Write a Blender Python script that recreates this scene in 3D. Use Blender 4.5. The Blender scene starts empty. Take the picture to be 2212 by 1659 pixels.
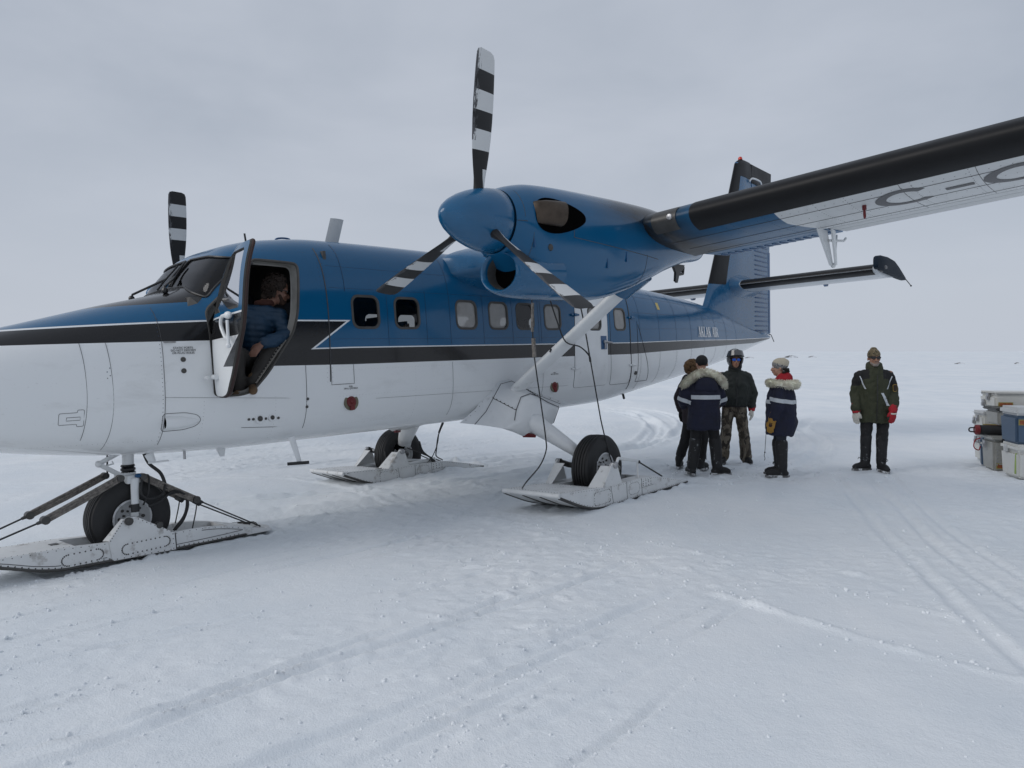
import bpy, bmesh, math, random
import numpy as np
from mathutils import Vector, Matrix, kdtree, noise as mnoise
random.seed(7); rng=np.random.default_rng(7)
scene=bpy.context.scene; COL=scene.collection
R=math.radians; PI=math.pi

# ------------------------------------------------------------------ camera, sky, sun, exposure
cam_d=bpy.data.cameras.new('camera'); cam=bpy.data.objects.new('camera',cam_d); COL.objects.link(cam)
cam.location=(0,0,1.68); cam.rotation_euler=(R(90-2.419),0,0)
cam_d.sensor_width=36; cam_d.lens=1550.3/2212*36; cam_d.clip_start=.05; cam_d.clip_end=20000
scene.camera=cam
SUN_EL,SUN_AZ=R(33),R(246)
world=bpy.data.worlds.new('World'); scene.world=world; world.use_nodes=True
wn=world.node_tree.nodes; wl=world.node_tree.links
bg=wn['Background']
sky=wn.new('ShaderNodeTexSky'); sky.sky_type='NISHITA'; sky.sun_disc=False
sky.sun_elevation=SUN_EL; sky.sun_rotation=SUN_AZ; sky.air_density=1.0; sky.dust_density=4.0
tc=wn.new('ShaderNodeTexCoord')
mp=wn.new('ShaderNodeMapping'); mp.inputs['Scale'].default_value=(1,1,2.6); wl.new(tc.outputs['Generated'],mp.inputs['Vector'])
n1=wn.new('ShaderNodeTexNoise'); n1.inputs['Scale'].default_value=2.3; n1.inputs['Detail'].default_value=5; n1.inputs['Roughness'].default_value=.5; n1.inputs['Distortion'].default_value=.25
wl.new(mp.outputs['Vector'],n1.inputs['Vector'])
cr=wn.new('ShaderNodeValToRGB'); cr.color_ramp.elements[0].position=.34; cr.color_ramp.elements[1].position=.68
cr.color_ramp.elements[0].color=(4.15,4.62,5.40,1); cr.color_ramp.elements[1].color=(5.3,5.72,6.5,1)
wl.new(n1.outputs['Fac'],cr.inputs['Fac'])
mx=wn.new('ShaderNodeMix'); mx.data_type='RGBA'; mx.inputs['Factor'].default_value=.93
sz=wn.new('ShaderNodeSeparateXYZ'); wl.new(tc.outputs['Generated'],sz.inputs[0])
mr=wn.new('ShaderNodeMapRange'); mr.inputs['From Min'].default_value=0; mr.inputs['From Max'].default_value=.30; mr.inputs['To Min'].default_value=.85; mr.inputs['To Max'].default_value=0; wl.new(sz.outputs['Z'],mr.inputs['Value'])
hz=wn.new('ShaderNodeMix'); hz.data_type='RGBA'; wl.new(mr.outputs['Result'],hz.inputs['Factor']); wl.new(cr.outputs['Color'],hz.inputs['A']); hz.inputs['B'].default_value=(5.6,6.05,6.85,1)
wl.new(sky.outputs['Color'],mx.inputs['A']); wl.new(hz.outputs['Result'],mx.inputs['B'])
wl.new(mx.outputs['Result'],bg.inputs['Color']); bg.inputs['Strength'].default_value=.1
sd=bpy.data.lights.new('sun','SUN'); sd.energy=1.1; sd.angle=R(38); sd.color=(1,.985,.965)
sun=bpy.data.objects.new('sun',sd); COL.objects.link(sun)
sun.rotation_euler=(R(90)-SUN_EL,0,-SUN_AZ+PI)
sun.rotation_euler=Vector((-math.sin(SUN_AZ)*math.cos(SUN_EL),-math.cos(SUN_AZ)*math.cos(SUN_EL),-math.sin(SUN_EL))).to_track_quat('-Z','Y').to_euler()
vs=scene.view_settings; vs.view_transform='Standard'; vs.look='None'; vs.gamma=1; vs.exposure=0; vs.use_curve_mapping=False
scene.render.engine='CYCLES'; scene.cycles.max_bounces=8; scene.cycles.transparent_max_bounces=24

# ------------------------------------------------------------------ materials
class E:                                   # tiny expression -> shader node compiler
    def __init__(s,nt,sock): s.nt=nt; s.k=sock
    def op(s,o,*a):
        n=s.nt.nodes.new('ShaderNodeMath'); n.operation=o
        for i,q in enumerate((s,)+a):
            if isinstance(q,E): s.nt.links.new(q.k,n.inputs[i])
            else: n.inputs[i].default_value=q
        return E(s.nt,n.outputs[0])
    def __add__(s,o): return s.op('ADD',o)
    __radd__=__add__
    def __sub__(s,o): return s.op('SUBTRACT',o)
    def __mul__(s,o): return s.op('MULTIPLY',o)
    __rmul__=__mul__
    def __neg__(s): return s.op('MULTIPLY',-1.)
    def gt(s,o): return s.op('GREATER_THAN',o)
    def lt(s,o): return s.op('LESS_THAN',o)
    def mx(s,o): return s.op('MAXIMUM',o)
    def mn(s,o): return s.op('MINIMUM',o)
    def ab(s): return s.op('ABSOLUTE')
    def cl(s): return s.mx(0.).mn(1.)
    def no(s): return E.op(s*-1.,'ADD',1.)
def lin(x,pts):                            # piecewise linear function of expression x
    r=None; (xa,ya)=pts[0]
    out=x*0.+ya
    for (x0,y0),(x1,y1) in zip(pts,pts[1:]):
        sl=(y1-y0)/(x1-x0)
        out=out+((x.mx(x0).mn(x1))-x0)*sl
    return out
def newmat(name):
    m=bpy.data.materials.new(name); m.use_nodes=True; nt=m.node_tree
    return m,nt,nt.nodes['Principled BSDF']
def coords(nt):
    t=nt.nodes.new('ShaderNodeTexCoord'); s=nt.nodes.new('ShaderNodeSeparateXYZ'); nt.links.new(t.outputs['Object'],s.inputs[0])
    return t.outputs['Object'],E(nt,s.outputs[0]),-E(nt,s.outputs[1]),E(nt,s.outputs[2])
def tex(nt,co,scale,detail=4,rough=.55,dist=0,sc=None):
    n=nt.nodes.new('ShaderNodeTexNoise'); n.inputs['Scale'].default_value=scale; n.inputs['Detail'].default_value=detail
    n.inputs['Roughness'].default_value=rough; n.inputs['Distortion'].default_value=dist
    if sc:
        mm=nt.nodes.new('ShaderNodeMapping'); mm.inputs['Scale'].default_value=sc; nt.links.new(co,mm.inputs['Vector']); co=mm.outputs['Vector']
    nt.links.new(co,n.inputs['Vector']); return E(nt,n.outputs['Fac'])
def mixc(nt,a,b,f):
    n=nt.nodes.new('ShaderNodeMix'); n.data_type='RGBA'
    for s,q in (('A',a),('B',b)):
        if isinstance(q,tuple): n.inputs[s].default_value=(*q[:3],1)
        else: nt.links.new(q,n.inputs[s])
    if isinstance(f,E): nt.links.new(f.k,n.inputs['Factor'])
    else: n.inputs['Factor'].default_value=f
    return n.outputs['Result']
def bump(nt,b,h,strength,dist=.01):
    n=nt.nodes.new('ShaderNodeBump'); n.inputs['Strength'].default_value=strength; n.inputs['Distance'].default_value=dist
    nt.links.new(h.k,n.inputs['Height']); nt.links.new(n.outputs[0],b.inputs['Normal'])
def M(name,col,rough=.5,metal=0,var=.15,vs_=6,bmp=0,bs=60,dirt=None,coat=0,spec=.5,bd=.01):
    m,nt,b=newmat(name); co,x,p,z=coords(nt)
    n=tex(nt,co,vs_)
    c=mixc(nt,tuple(v*(1-var) for v in col),tuple(min(1,v*(1+var)) for v in col),((n-.3)*2.5).cl())
    if dirt:
        d=tex(nt,co,dirt[1],6,.65); c=mixc(nt,c,dirt[0],((d-dirt[2])*8).cl()*dirt[3])
    nt.links.new(c,b.inputs['Base Color'])
    rr=(n-.5)*.25+rough; nt.links.new(rr.cl().k,b.inputs['Roughness'])
    b.inputs['Metallic'].default_value=metal; b.inputs['Specular IOR Level'].default_value=spec
    if coat: b.inputs['Coat Weight'].default_value=coat; b.inputs['Coat Roughness'].default_value=.06
    if bmp: bump(nt,b,tex(nt,co,bs,3),bmp,bd)
    return m
BLUE=(.004,.088,.200); WHITE=(.74,.755,.76); BLK=(.011,.011,.012); GREYP=(.06,.06,.063)
def paintfinish(nt,b,co,c,rough=.3,x=None,grime=.25,mask=1.):
    d=tex(nt,co,2.2,7,.7,.3,(.6,1.4,1.4)); d2=tex(nt,co,38,3,.6)
    c=mixc(nt,c,(.23,.22,.2),((d-.55)*3.).cl()*grime*mask)
    c=mixc(nt,c,(.30,.29,.27),((d2-.66)*9).cl()*grime*.5*mask)
    nt.links.new(c,b.inputs['Base Color'])
    rr=(d-.5)*.35+rough; nt.links.new(rr.cl().k,b.inputs['Roughness'])
    b.inputs['Coat Weight'].default_value=.08; b.inputs['Coat Roughness'].default_value=.04; b.inputs['Specular IOR Level'].default_value=.36
    w=tex(nt,co,3.5,2,.5); bump(nt,b,w,.12,.02)
def livery():
    m,nt,b=newmat('livery_paint'); co,x,p,z=coords(nt)
    z1=lin(x,[(0,1.955),(.67,1.985),(1.8,2.033),(2.2,2.046),(3.6,2.06)])
    z2=lin(x,[(0,1.853),(.67,1.857),(2.2,1.867),(3.3,1.873)])
    z3=lin(x,[(3,1.782),(3.6,1.79),(9,1.788),(11.4,1.82),(14,1.836),(16.9,1.888)])
    z4=lin(x,[(2.5,1.63),(3.6,1.614),(9,1.604),(11.4,1.66),(14,1.725),(15.6,1.755),(16.9,1.86)])
    dg=(z-1.781)*1.56+3.185                       # diagonal of the wedge, x of the edge
    fr=x.lt(dg-.03)*1.                             # in front of the wedge
    aft=x.gt(dg+.0)
    low=x.gt((z-1.62)*1.75+2.47)
    blkf=fr*z.lt(z1-.014)*(z.gt(z2).mx(low*z.gt(z4)))
    blk=z.lt(z3-.012)*z.gt(z4)*x.gt(2.9)
    black=blkf.mx(blk)
    blue=(fr*z.gt(z1)).mx(aft*z.gt(z3)).mx(z.gt(z1)*x.gt(2.9))
    glare=z.gt(lin(x,[(1.3,2.165),(2.3,2.222)]))*x.lt(2.2)*p.ab().lt(.70)
    black=black.mx(glare)
    c=mixc(nt,WHITE,BLUE,blue); c=mixc(nt,c,BLK,black)
    fade=x.gt(9.0)                                 # aft cone is repainted a duller shade
    paintfinish(nt,b,co,c,.17,grime=.34,mask=(blue.mx(black)*-.8+1.))
    return m
def nacelle_paint():
    m,nt,b=newmat('nacelle_paint'); co,x,p,z=coords(nt)
    s=tex(nt,co,2.4,6,.6,.4,(.5,2,2))
    soot=(((x-4.55)*1.2).cl()*((z-2.70)*4.).cl()*(s*2.1)).cl()
    c=mixc(nt,BLUE,(.010,.010,.011),soot)
    paintfinish(nt,b,co,c,.15,grime=.05); return m
def wing_paint():
    m,nt,b=newmat('wing_paint'); co,x,p,z=coords(nt)
    s=tex(nt,co,2.,6,.6,.5,(.6,2,2))
    ed=lin(x,[(5.44,4.43),(6.05,4.395),(6.7,4.48),(7.5,4.5)])
    c=mixc(nt,BLUE,(.62,.635,.64),p.ab().gt(ed))
    soot=((p.ab()*-1.+3.85)*2.2).cl()*((p.ab()-2.7)*4).cl()*(s*2.1).cl()
    c=mixc(nt,c,(.012,.012,.012),soot.cl())
    st=tex(nt,co,1.3,6,.7,.4,(.5,3,1)); c=mixc(nt,c,(.3,.29,.28),((st-.55)*4).cl()*.35)
    nt.links.new(c,b.inputs['Base Color']); b.inputs['Roughness'].default_value=.34; b.inputs['Specular IOR Level'].default_value=.25
    bump(nt,b,tex(nt,co,4,3),.15,.02); return m
def blade_mat(inv):
    m,nt,b=newmat('blade_paint'); co,x,p,z=coords(nt)
    w=(z.gt(1.138)).mx(z.gt(.836)*z.lt(.987)).mx(z.gt(.533)*z.lt(.691))
    if inv: w=(w.no())*z.gt(.533)
    w=w.mx(z.gt(.22)*z.lt(.39 if not inv else .50)*x.gt(.012))
    wr=tex(nt,co,16,5,.7,0,(4,1,.6))
    worn=(x*-1.).gt((wr-.5)*.30+.088 if not inv else (wr-.5)*.24+.095)*z.gt(.6)
    c=mixc(nt,(.016,.016,.017),(.60,.61,.61),w); c=mixc(nt,c,(.085,.085,.09),worn)
    nt.links.new(c,b.inputs['Base Color']); b.inputs['Roughness'].default_value=.45; b.inputs['Specular IOR Level'].default_value=.3; return m
def glass(name,tint,refl=1.0,milky=0):
    m=bpy.data.materials.new(name); m.use_nodes=True; nt=m.node_tree; nt.nodes.clear()
    o=nt.nodes.new('ShaderNodeOutputMaterial'); t=nt.nodes.new('ShaderNodeBsdfTransparent'); t.inputs[0].default_value=(*tint,1)
    g=nt.nodes.new('ShaderNodeBsdfGlossy'); g.inputs['Roughness'].default_value=.03; g.inputs[0].default_value=(.9,.9,.92,1)
    fr=nt.nodes.new('ShaderNodeFresnel'); fr.inputs['IOR'].default_value=1.5
    mxs=nt.nodes.new('ShaderNodeMixShader'); f=E(nt,fr.outputs[0])*refl; nt.links.new(f.k,mxs.inputs[0])
    base=t.outputs[0]
    if milky:
        d=nt.nodes.new('ShaderNodeBsdfDiffuse'); d.inputs[0].default_value=(.42,.41,.39,1)
        co,x,p,z=coords(nt); n=tex(nt,co,9,3)
        m2=nt.nodes.new('ShaderNodeMixShader'); ff=((n-.5)*.3+milky).cl(); nt.links.new(ff.k,m2.inputs[0]); nt.links.new(t.outputs[0],m2.inputs[1]); nt.links.new(d.outputs[0],m2.inputs[2]); base=m2.outputs[0]
    nt.links.new(base,mxs.inputs[1]); nt.links.new(g.outputs[0],mxs.inputs[2]); nt.links.new(mxs.outputs[0],o.inputs[0]); return m
m_liv=livery(); m_nac=nacelle_paint(); m_wing=wing_paint()
m_white=M('white_paint',(.72,.735,.74),.35,var=.04,dirt=((.25,.24,.22),5,.6,.35),coat=.2)
m_ski=M('ski_paint',(.68,.69,.69),.5,var=.05,dirt=((.16,.13,.10),7,.56,.6),bmp=.1,bs=30)
m_blue=M('blue_paint',BLUE,.25,var=.08,coat=.3)
m_bluedk=M('blue_panel',(.012,.075,.19),.35,var=.1)
m_boot=M('deice_rubber',(.007,.007,.008),.45,var=.2,vs_=3,bmp=.05,bs=20,spec=.22)
m_black=M('black_paint',BLK,.35,var=.15)
m_int=M('interior_trim',(.075,.073,.07),.75,var=.25)
m_cab=M('cabin_lining',(.16,.16,.155),.8,var=.1)
m_frame=M('door_frame_seal',(.06,.056,.05),.6,var=.3)
m_seal=M('red_brown_seal',(.030,.013,.011),.7,var=.3)
m_seat=M('seat_fabric',(.03,.035,.05),.9,var=.2)
m_tyre=M('tyre_rubber',(.012,.012,.013),.62,var=.25,vs_=4,bmp=.1,bs=40)
m_rim=M('wheel_alloy',(.52,.53,.54),.42,var=.1,dirt=((.1,.09,.08),9,.55,.6))
m_metal=M('bare_metal',(.42,.42,.43),.38,metal=.85,var=.15)
m_dkmetal=M('dark_metal',(.07,.068,.065),.45,metal=.5,var=.3)
m_exh=M('exhaust_metal',(.075,.058,.045),.45,metal=.75,var=.25,vs_=12)
m_hole=M('dark_cavity',(.003,.003,.003),.95,var=.1,spec=0)
m_bungee=M('bungee_sleeve',(.17,.155,.14),.85,var=.5,vs_=40,bmp=.4,bs=120)
m_cable=M('black_cable',(.012,.012,.013),.5)
m_rivet=M('rivet_metal',(.10,.10,.105),.5,metal=.3)
m_seam=M('panel_seam',(.055,.055,.058),.6)
m_rivblue=M('rivet_blue',(.008,.03,.075),.5)
m_greytxt=M('registration_paint',(.10,.10,.105),.5,var=.2)
m_redcap=M('red_cap',(.14,.008,.010),.45,var=.25)
m_brass=M('cap_ring',(.16,.145,.10),.5,metal=.3)
m_txt=M('white_lettering',(.86,.87,.87),.5,var=.03)
m_blktxt=M('black_lettering',(.03,.03,.03),.6)
m_tip=M('dark_tip_paint',(.006,.013,.024),.6,var=.2,spec=.12)
m_stab=M('stabiliser_paint',(.50,.53,.56),.35,var=.08,coat=.2)
m_amber=M('yellow_placard',(.55,.42,.12),.5)
m_redlight=M('red_beacon',(.55,.04,.02),.2)
m_antw=M('antenna_grey',(.50,.51,.51),.45,var=.06)
g_ws=glass('windshield_glass',(.32,.33,.34),.75)
g_win=glass('cabin_window_glass',(.55,.56,.56),.9)
g_milk=glass('milky_window_glass',(.55,.55,.55),1.,.62)  # panes partly mixed with a milky grey diffuse
g_lens=glass('lens_glass',(.6,.6,.6),1.1)

# ------------------------------------------------------------------ geometry helpers
class G:
    def __init__(s): s.v=[]; s.f=[]; s.m=[]; s.mi=0
    def add(s,v,f):
        o=len(s.v); s.v+= [tuple(map(float,q)) for q in v]; s.f+=[tuple(i+o for i in q) for q in f]; s.m+=[s.mi]*len(f); return s
    def loft(s,rings,c0=True,c1=True,closed=True):
        n=len(rings[0]); v=[q for r in rings for q in r]; f=[]
        for i in range(len(rings)-1):
            for j in range(n if closed else n-1):
                k=(j+1)%n; f.append((i*n+j,i*n+k,(i+1)*n+k,(i+1)*n+j))
        if closed and c0: f.append(tuple(range(n))[::-1])
        if closed and c1: f.append(tuple((len(rings)-1)*n+j for j in range(n)))
        return s.add(v,f)
    def tube(s,pts,r,n=8,cap=True,flat=None):
        P=[Vector(q) for q in pts]; k=len(P); rr=[r]*k if not hasattr(r,'__len__') else r
        T=[]
        for i in range(k):
            a=P[max(0,i-1)]; b=P[min(k-1,i+1)]; T.append((b-a).normalized() if (b-a).length>1e-9 else Vector((0,0,1)))
        u=T[0].orthogonal().normalized(); 
        if flat: 
            u=Vector(flat); u=(u-T[0]*u.dot(T[0])).normalized()
        rings=[]
        for i in range(k):
            u=(u-T[i]*u.dot(T[i])).normalized(); w=T[i].cross(u)
            q=rr[i]; qa,qb=(q if hasattr(q,'__len__') else (q,q))
            rings.append([P[i]+u*(qa*math.cos(2*PI*j/n))+w*(qb*math.sin(2*PI*j/n)) for j in range(n)])
        return s.loft(rings,cap,cap)
    def capsule(s,a,b,ra,rb,n=14,flat=None,sq=1.):
        a=Vector(a); b=Vector(b); t=(b-a); L=t.length; t=t/L if L>1e-6 else Vector((0,0,1))
        pts=[];rs=[]
        for i in range(5):
            q=PI/2*(i/4); pts.append(a-t*ra*math.cos(q)); rs.append(max(ra*math.sin(q),.002))
        for i in range(5):
            q=PI/2*(i/4); pts.append(b+t*rb*math.sin(q)); rs.append(max(rb*math.cos(q),.002))
        return s.tube(pts,[(r,r*sq) for r in rs],n,True,flat)
    def sphere(s,c,r,nu=14,nv=9):
        r=r if hasattr(r,'__len__') else (r,r,r); rings=[]
        for i in range(nv+1):
            q=-PI/2+PI*i/nv; cc=max(math.cos(q),.02)
            rings.append([(c[0]+r[0]*cc*math.cos(2*PI*j/nu),c[1]+r[1]*cc*math.sin(2*PI*j/nu),c[2]+r[2]*math.sin(q)) for j in range(nu)])
        return s.loft(rings)
    def box(s,c,size,rot=None):
        c=Vector(c); h=Vector(size)/2; v=[]
        for a in (-1,1):
            for b in (-1,1):
                for d in (-1,1):
                    q=Vector((a*h.x,b*h.y,d*h.z)); q=rot@q if rot else q; v.append(c+q)
        return s.add(v,[(0,1,3,2),(4,6,7,5),(0,4,5,1),(2,3,7,6),(0,2,6,4),(1,5,7,3)])
    def prism(s,poly,off):
        off=Vector(off); a=[Vector(q) for q in poly]; return s.loft([a,[q+off for q in a]])
    def rev(s,prof,o,ax,n=32,c0=False,c1=False):
        o=Vector(o); ax=Vector(ax).normalized(); u=ax.orthogonal().normalized(); w=ax.cross(u)
        return s.loft([[o+ax*t+(u*math.cos(2*PI*j/n)+w*math.sin(2*PI*j/n))*r for j in range(n)] for t,r in prof],c0,c1)
    def fan(s,poly): return s.add(poly,[tuple(range(len(poly)))])
    def build(s,name,mat,parent=None,ac=True,ang=35,bev=0,kind=None,label=None,recalc=True,smooth=True):
        me=bpy.data.meshes.new(name)
        v=[(x,-y,z) for x,y,z in s.v] if ac else s.v
        me.from_pydata(v,[],s.f)
        mats=mat if isinstance(mat,(list,tuple)) else [mat]
        for q in mats: me.materials.append(q)
        if len(mats)>1: me.polygons.foreach_set('material_index',s.m)
        bm=bmesh.new(); bm.from_mesh(me)
        if recalc: bmesh.ops.recalc_face_normals(bm,faces=bm.faces)
        if bev: bmesh.ops.bevel(bm,geom=[e for e in bm.edges if len(e.link_faces)==2 and e.calc_face_angle(0)>.6],offset=bev,segments=2,affect='EDGES',clamp_overlap=True)
        bm.to_mesh(me); bm.free()
        if smooth:
            me.polygons.foreach_set('use_smooth',[True]*len(me.polygons)); me.set_sharp_from_angle(angle=R(ang))
        return link(name,me,parent,kind,label)
def link(name,me,parent=None,kind=None,label=None):
    o=bpy.data.objects.new(name,me); COL.objects.link(o)
    if parent: o.parent=parent
    if kind: o['kind']=kind
    if label: o['label']=label
    return o
def thing(name,label,cat,mat4=None,group=None):
    o=bpy.data.objects.new(name,None); COL.objects.link(o); o.empty_display_size=.3
    o['label']=label; o['category']=cat
    if group: o['group']=group
    if mat4 is not None: o.matrix_world=mat4
    return o
def tag(o,label,cat,group=None):
    o['label']=label; o['category']=cat
    if group: o['group']=group
    return o
def evalmesh(o):
    dg=bpy.context.evaluated_depsgraph_get(); dg.update()
    return bpy.data.meshes.new_from_object(o.evaluated_get(dg))
def spline(pts,n=8):
    P=[Vector(q) for q in pts]; out=[]
    P=[P[0]*2-P[1]]+P+[P[-1]*2-P[-2]]
    for i in range(1,len(P)-2):
        for k in range(n):
            t=k/n; a,b,c,d=P[i-1],P[i],P[i+1],P[i+2]
            out.append(.5*((2*b)+(c-a)*t+(2*a-5*b+4*c-d)*t*t+(3*b-a-3*c+d)*t**3))
    out.append(P[-2]); return out
class Pch:                                 # monotone cubic interpolation
    def __init__(s,x,y):
        x=np.array(x,float); y=np.array(y,float); h=np.diff(x); d=np.diff(y)/h; m=np.zeros_like(y)
        m[0],m[-1]=d[0],d[-1]
        for i in range(1,len(x)-1):
            if d[i-1]*d[i]>0: w1,w2=2*h[i]+h[i-1],h[i]+2*h[i-1]; m[i]=(w1+w2)/(w1/d[i-1]+w2/d[i])
        s.x,s.y,s.m=x,y,m
    def __call__(s,q):
        q=min(max(q,s.x[0]),s.x[-1]); i=min(int(np.searchsorted(s.x,q,'right'))-1,len(s.x)-2); i=max(i,0)
        h=s.x[i+1]-s.x[i]; t=(q-s.x[i])/h
        return float((2*t**3-3*t*t+1)*s.y[i]+(t**3-2*t*t+t)*h*s.m[i]+(-2*t**3+3*t*t)*s.y[i+1]+(t**3-t*t)*h*s.m[i+1])
class Skin:                                # a body of superellipse sections along x
    def __init__(s,rows,pc=0.):
        a=np.array(rows,float); s.pc=pc
        s.zt,s.zb,s.w,s.zc,s.nt,s.nb=[Pch(a[:,0],a[:,i]) for i in range(1,7)]
    def ring(s,x,n=96,grow=0.):
        zt,zb,w,zc,nt,nb=s.zt(x)+grow,s.zb(x)-grow,s.w(x)+grow,s.zc(x),s.nt(x),s.nb(x); out=[]
        for j in range(n):
            a=2*PI*j/n; c,d=math.cos(a),math.sin(a); h,e=((zt-zc),nt) if d>=0 else ((zc-zb),nb)
            r=1/((abs(c)/w)**e+(abs(d)/h)**e)**(1/e); out.append((x,s.pc+r*c,zc+r*d))
        return out
    def side(s,x,z,sg=1):
        zc=s.zc(x); h,e=((s.zt(x)-zc),s.nt(x)) if z>=zc else ((zc-s.zb(x)),s.nb(x))
        k=1-(abs(z-zc)/h)**e
        return s.pc+sg*s.w(x)*max(k,0.)**(1/e)
    def top(s,x,p,sg=1):
        zc=s.zc(x); h,e=((s.zt(x)-zc),s.nt(x)) if sg>0 else ((s.zb(x)-zc),s.nb(x))
        return zc+h*max(1-(abs(p-s.pc)/s.w(x))**e,0.)**(1/e)
    def front(s,p,z,a=1.6,b=3.2):
        def F(x):
            zc=s.zc(x); h,e=((s.zt(x)-zc),s.nt(x)) if z>=zc else ((zc-s.zb(x)),s.nb(x))
            return (abs(p-s.pc)/s.w(x))**e+(abs(z-zc)/h)**e-1
        for _ in range(40):
            m=(a+b)/2
            if F(m)>0: a=m
            else: b=m
        return (a+b)/2
def rrect(x0,x1,z0,z1,r,n=5,slant=0):
    out=[]
    for cx,cz,a0 in ((x1-r,z1-r,0),(x0+r,z1-r,90),(x0+r,z0+r,180),(x1-r,z0+r,270)):
        for k in range(n+1):
            a=R(a0+90*k/n); out.append((cx+r*math.cos(a),cz+r*math.sin(a)))
    return out
def rpoly(poly,r,n=4):                     # round the corners of a polygon
    out=[]; m=len(poly)
    for i in range(m):
        a,b,c=Vector(poly[i-1]),Vector(poly[i]),Vector(poly[(i+1)%m])
        u=(a-b); w=(c-b); q=min(r,u.length*.45,w.length*.45); p0=b+u.normalized()*q; p1=b+w.normalized()*q
        for k in range(n+1):
            t=k/n; out.append(tuple(p0*(1-t)**2+b*2*t*(1-t)+p1*t*t))
    return out
def densify(poly,d=.06):
    out=[]; m=len(poly)
    for i in range(m):
        a,b=Vector(poly[i]),Vector(poly[(i+1)%m]); k=max(1,int((b-a).length/d))
        out+=[tuple(a.lerp(b,j/k)) for j in range(k)]
    return out

# ------------------------------------------------------------------ snow ground
def gbase(x,y):
    q=.0283*(x-1.6)-.0376*(y-8.8)
    near=-.05+.2*np.tanh(q/.2)
    d=np.sqrt(x*x+y*y); f=np.clip((d-26)/40,0,1); f=f*f*(3-2*f)
    return near*(1-f)
def gz(x,y): return float(gbase(np.float64(x),np.float64(y)))
def vnoise(x,y,s,seed):
    r=np.random.default_rng(seed); T=r.random((256,256)); X=x*s; Y=y*s
    xi=np.floor(X).astype(int); yi=np.floor(Y).astype(int); fx=X-xi; fy=Y-yi; fx=fx*fx*(3-2*fx); fy=fy*fy*(3-2*fy)
    t=lambda a,b:T[a%256,b%256]
    return (t(xi,yi)*(1-fx)+t(xi+1,yi)*fx)*(1-fy)+(t(xi,yi+1)*(1-fx)+t(xi+1,yi+1)*fx)*fy-.5
def polydist(X,Y,pts):
    best=np.full(X.shape,1e9); side=np.zeros(X.shape); par=np.zeros(X.shape); acc=0
    for (a,b),(c,d) in zip(pts,pts[1:]):
        L=math.hypot(c-a,d-b); ux,uy=(c-a)/L,(d-b)/L
        t=np.clip((X-a)*ux+(Y-b)*uy,0,L); dx=X-(a+t*ux); dy=Y-(b+t*uy); q=np.hypot(dx,dy)
        m=q<best; best=np.where(m,q,best); side=np.where(m,dx*-uy+dy*ux,side); par=np.where(m,acc+t,par); acc+=L
    return best,np.sign(side)*best,par,acc
def sp2(pts,n=6): return [(v.x,v.y) for v in spline([(a,b,0) for a,b in pts],n)]
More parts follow.
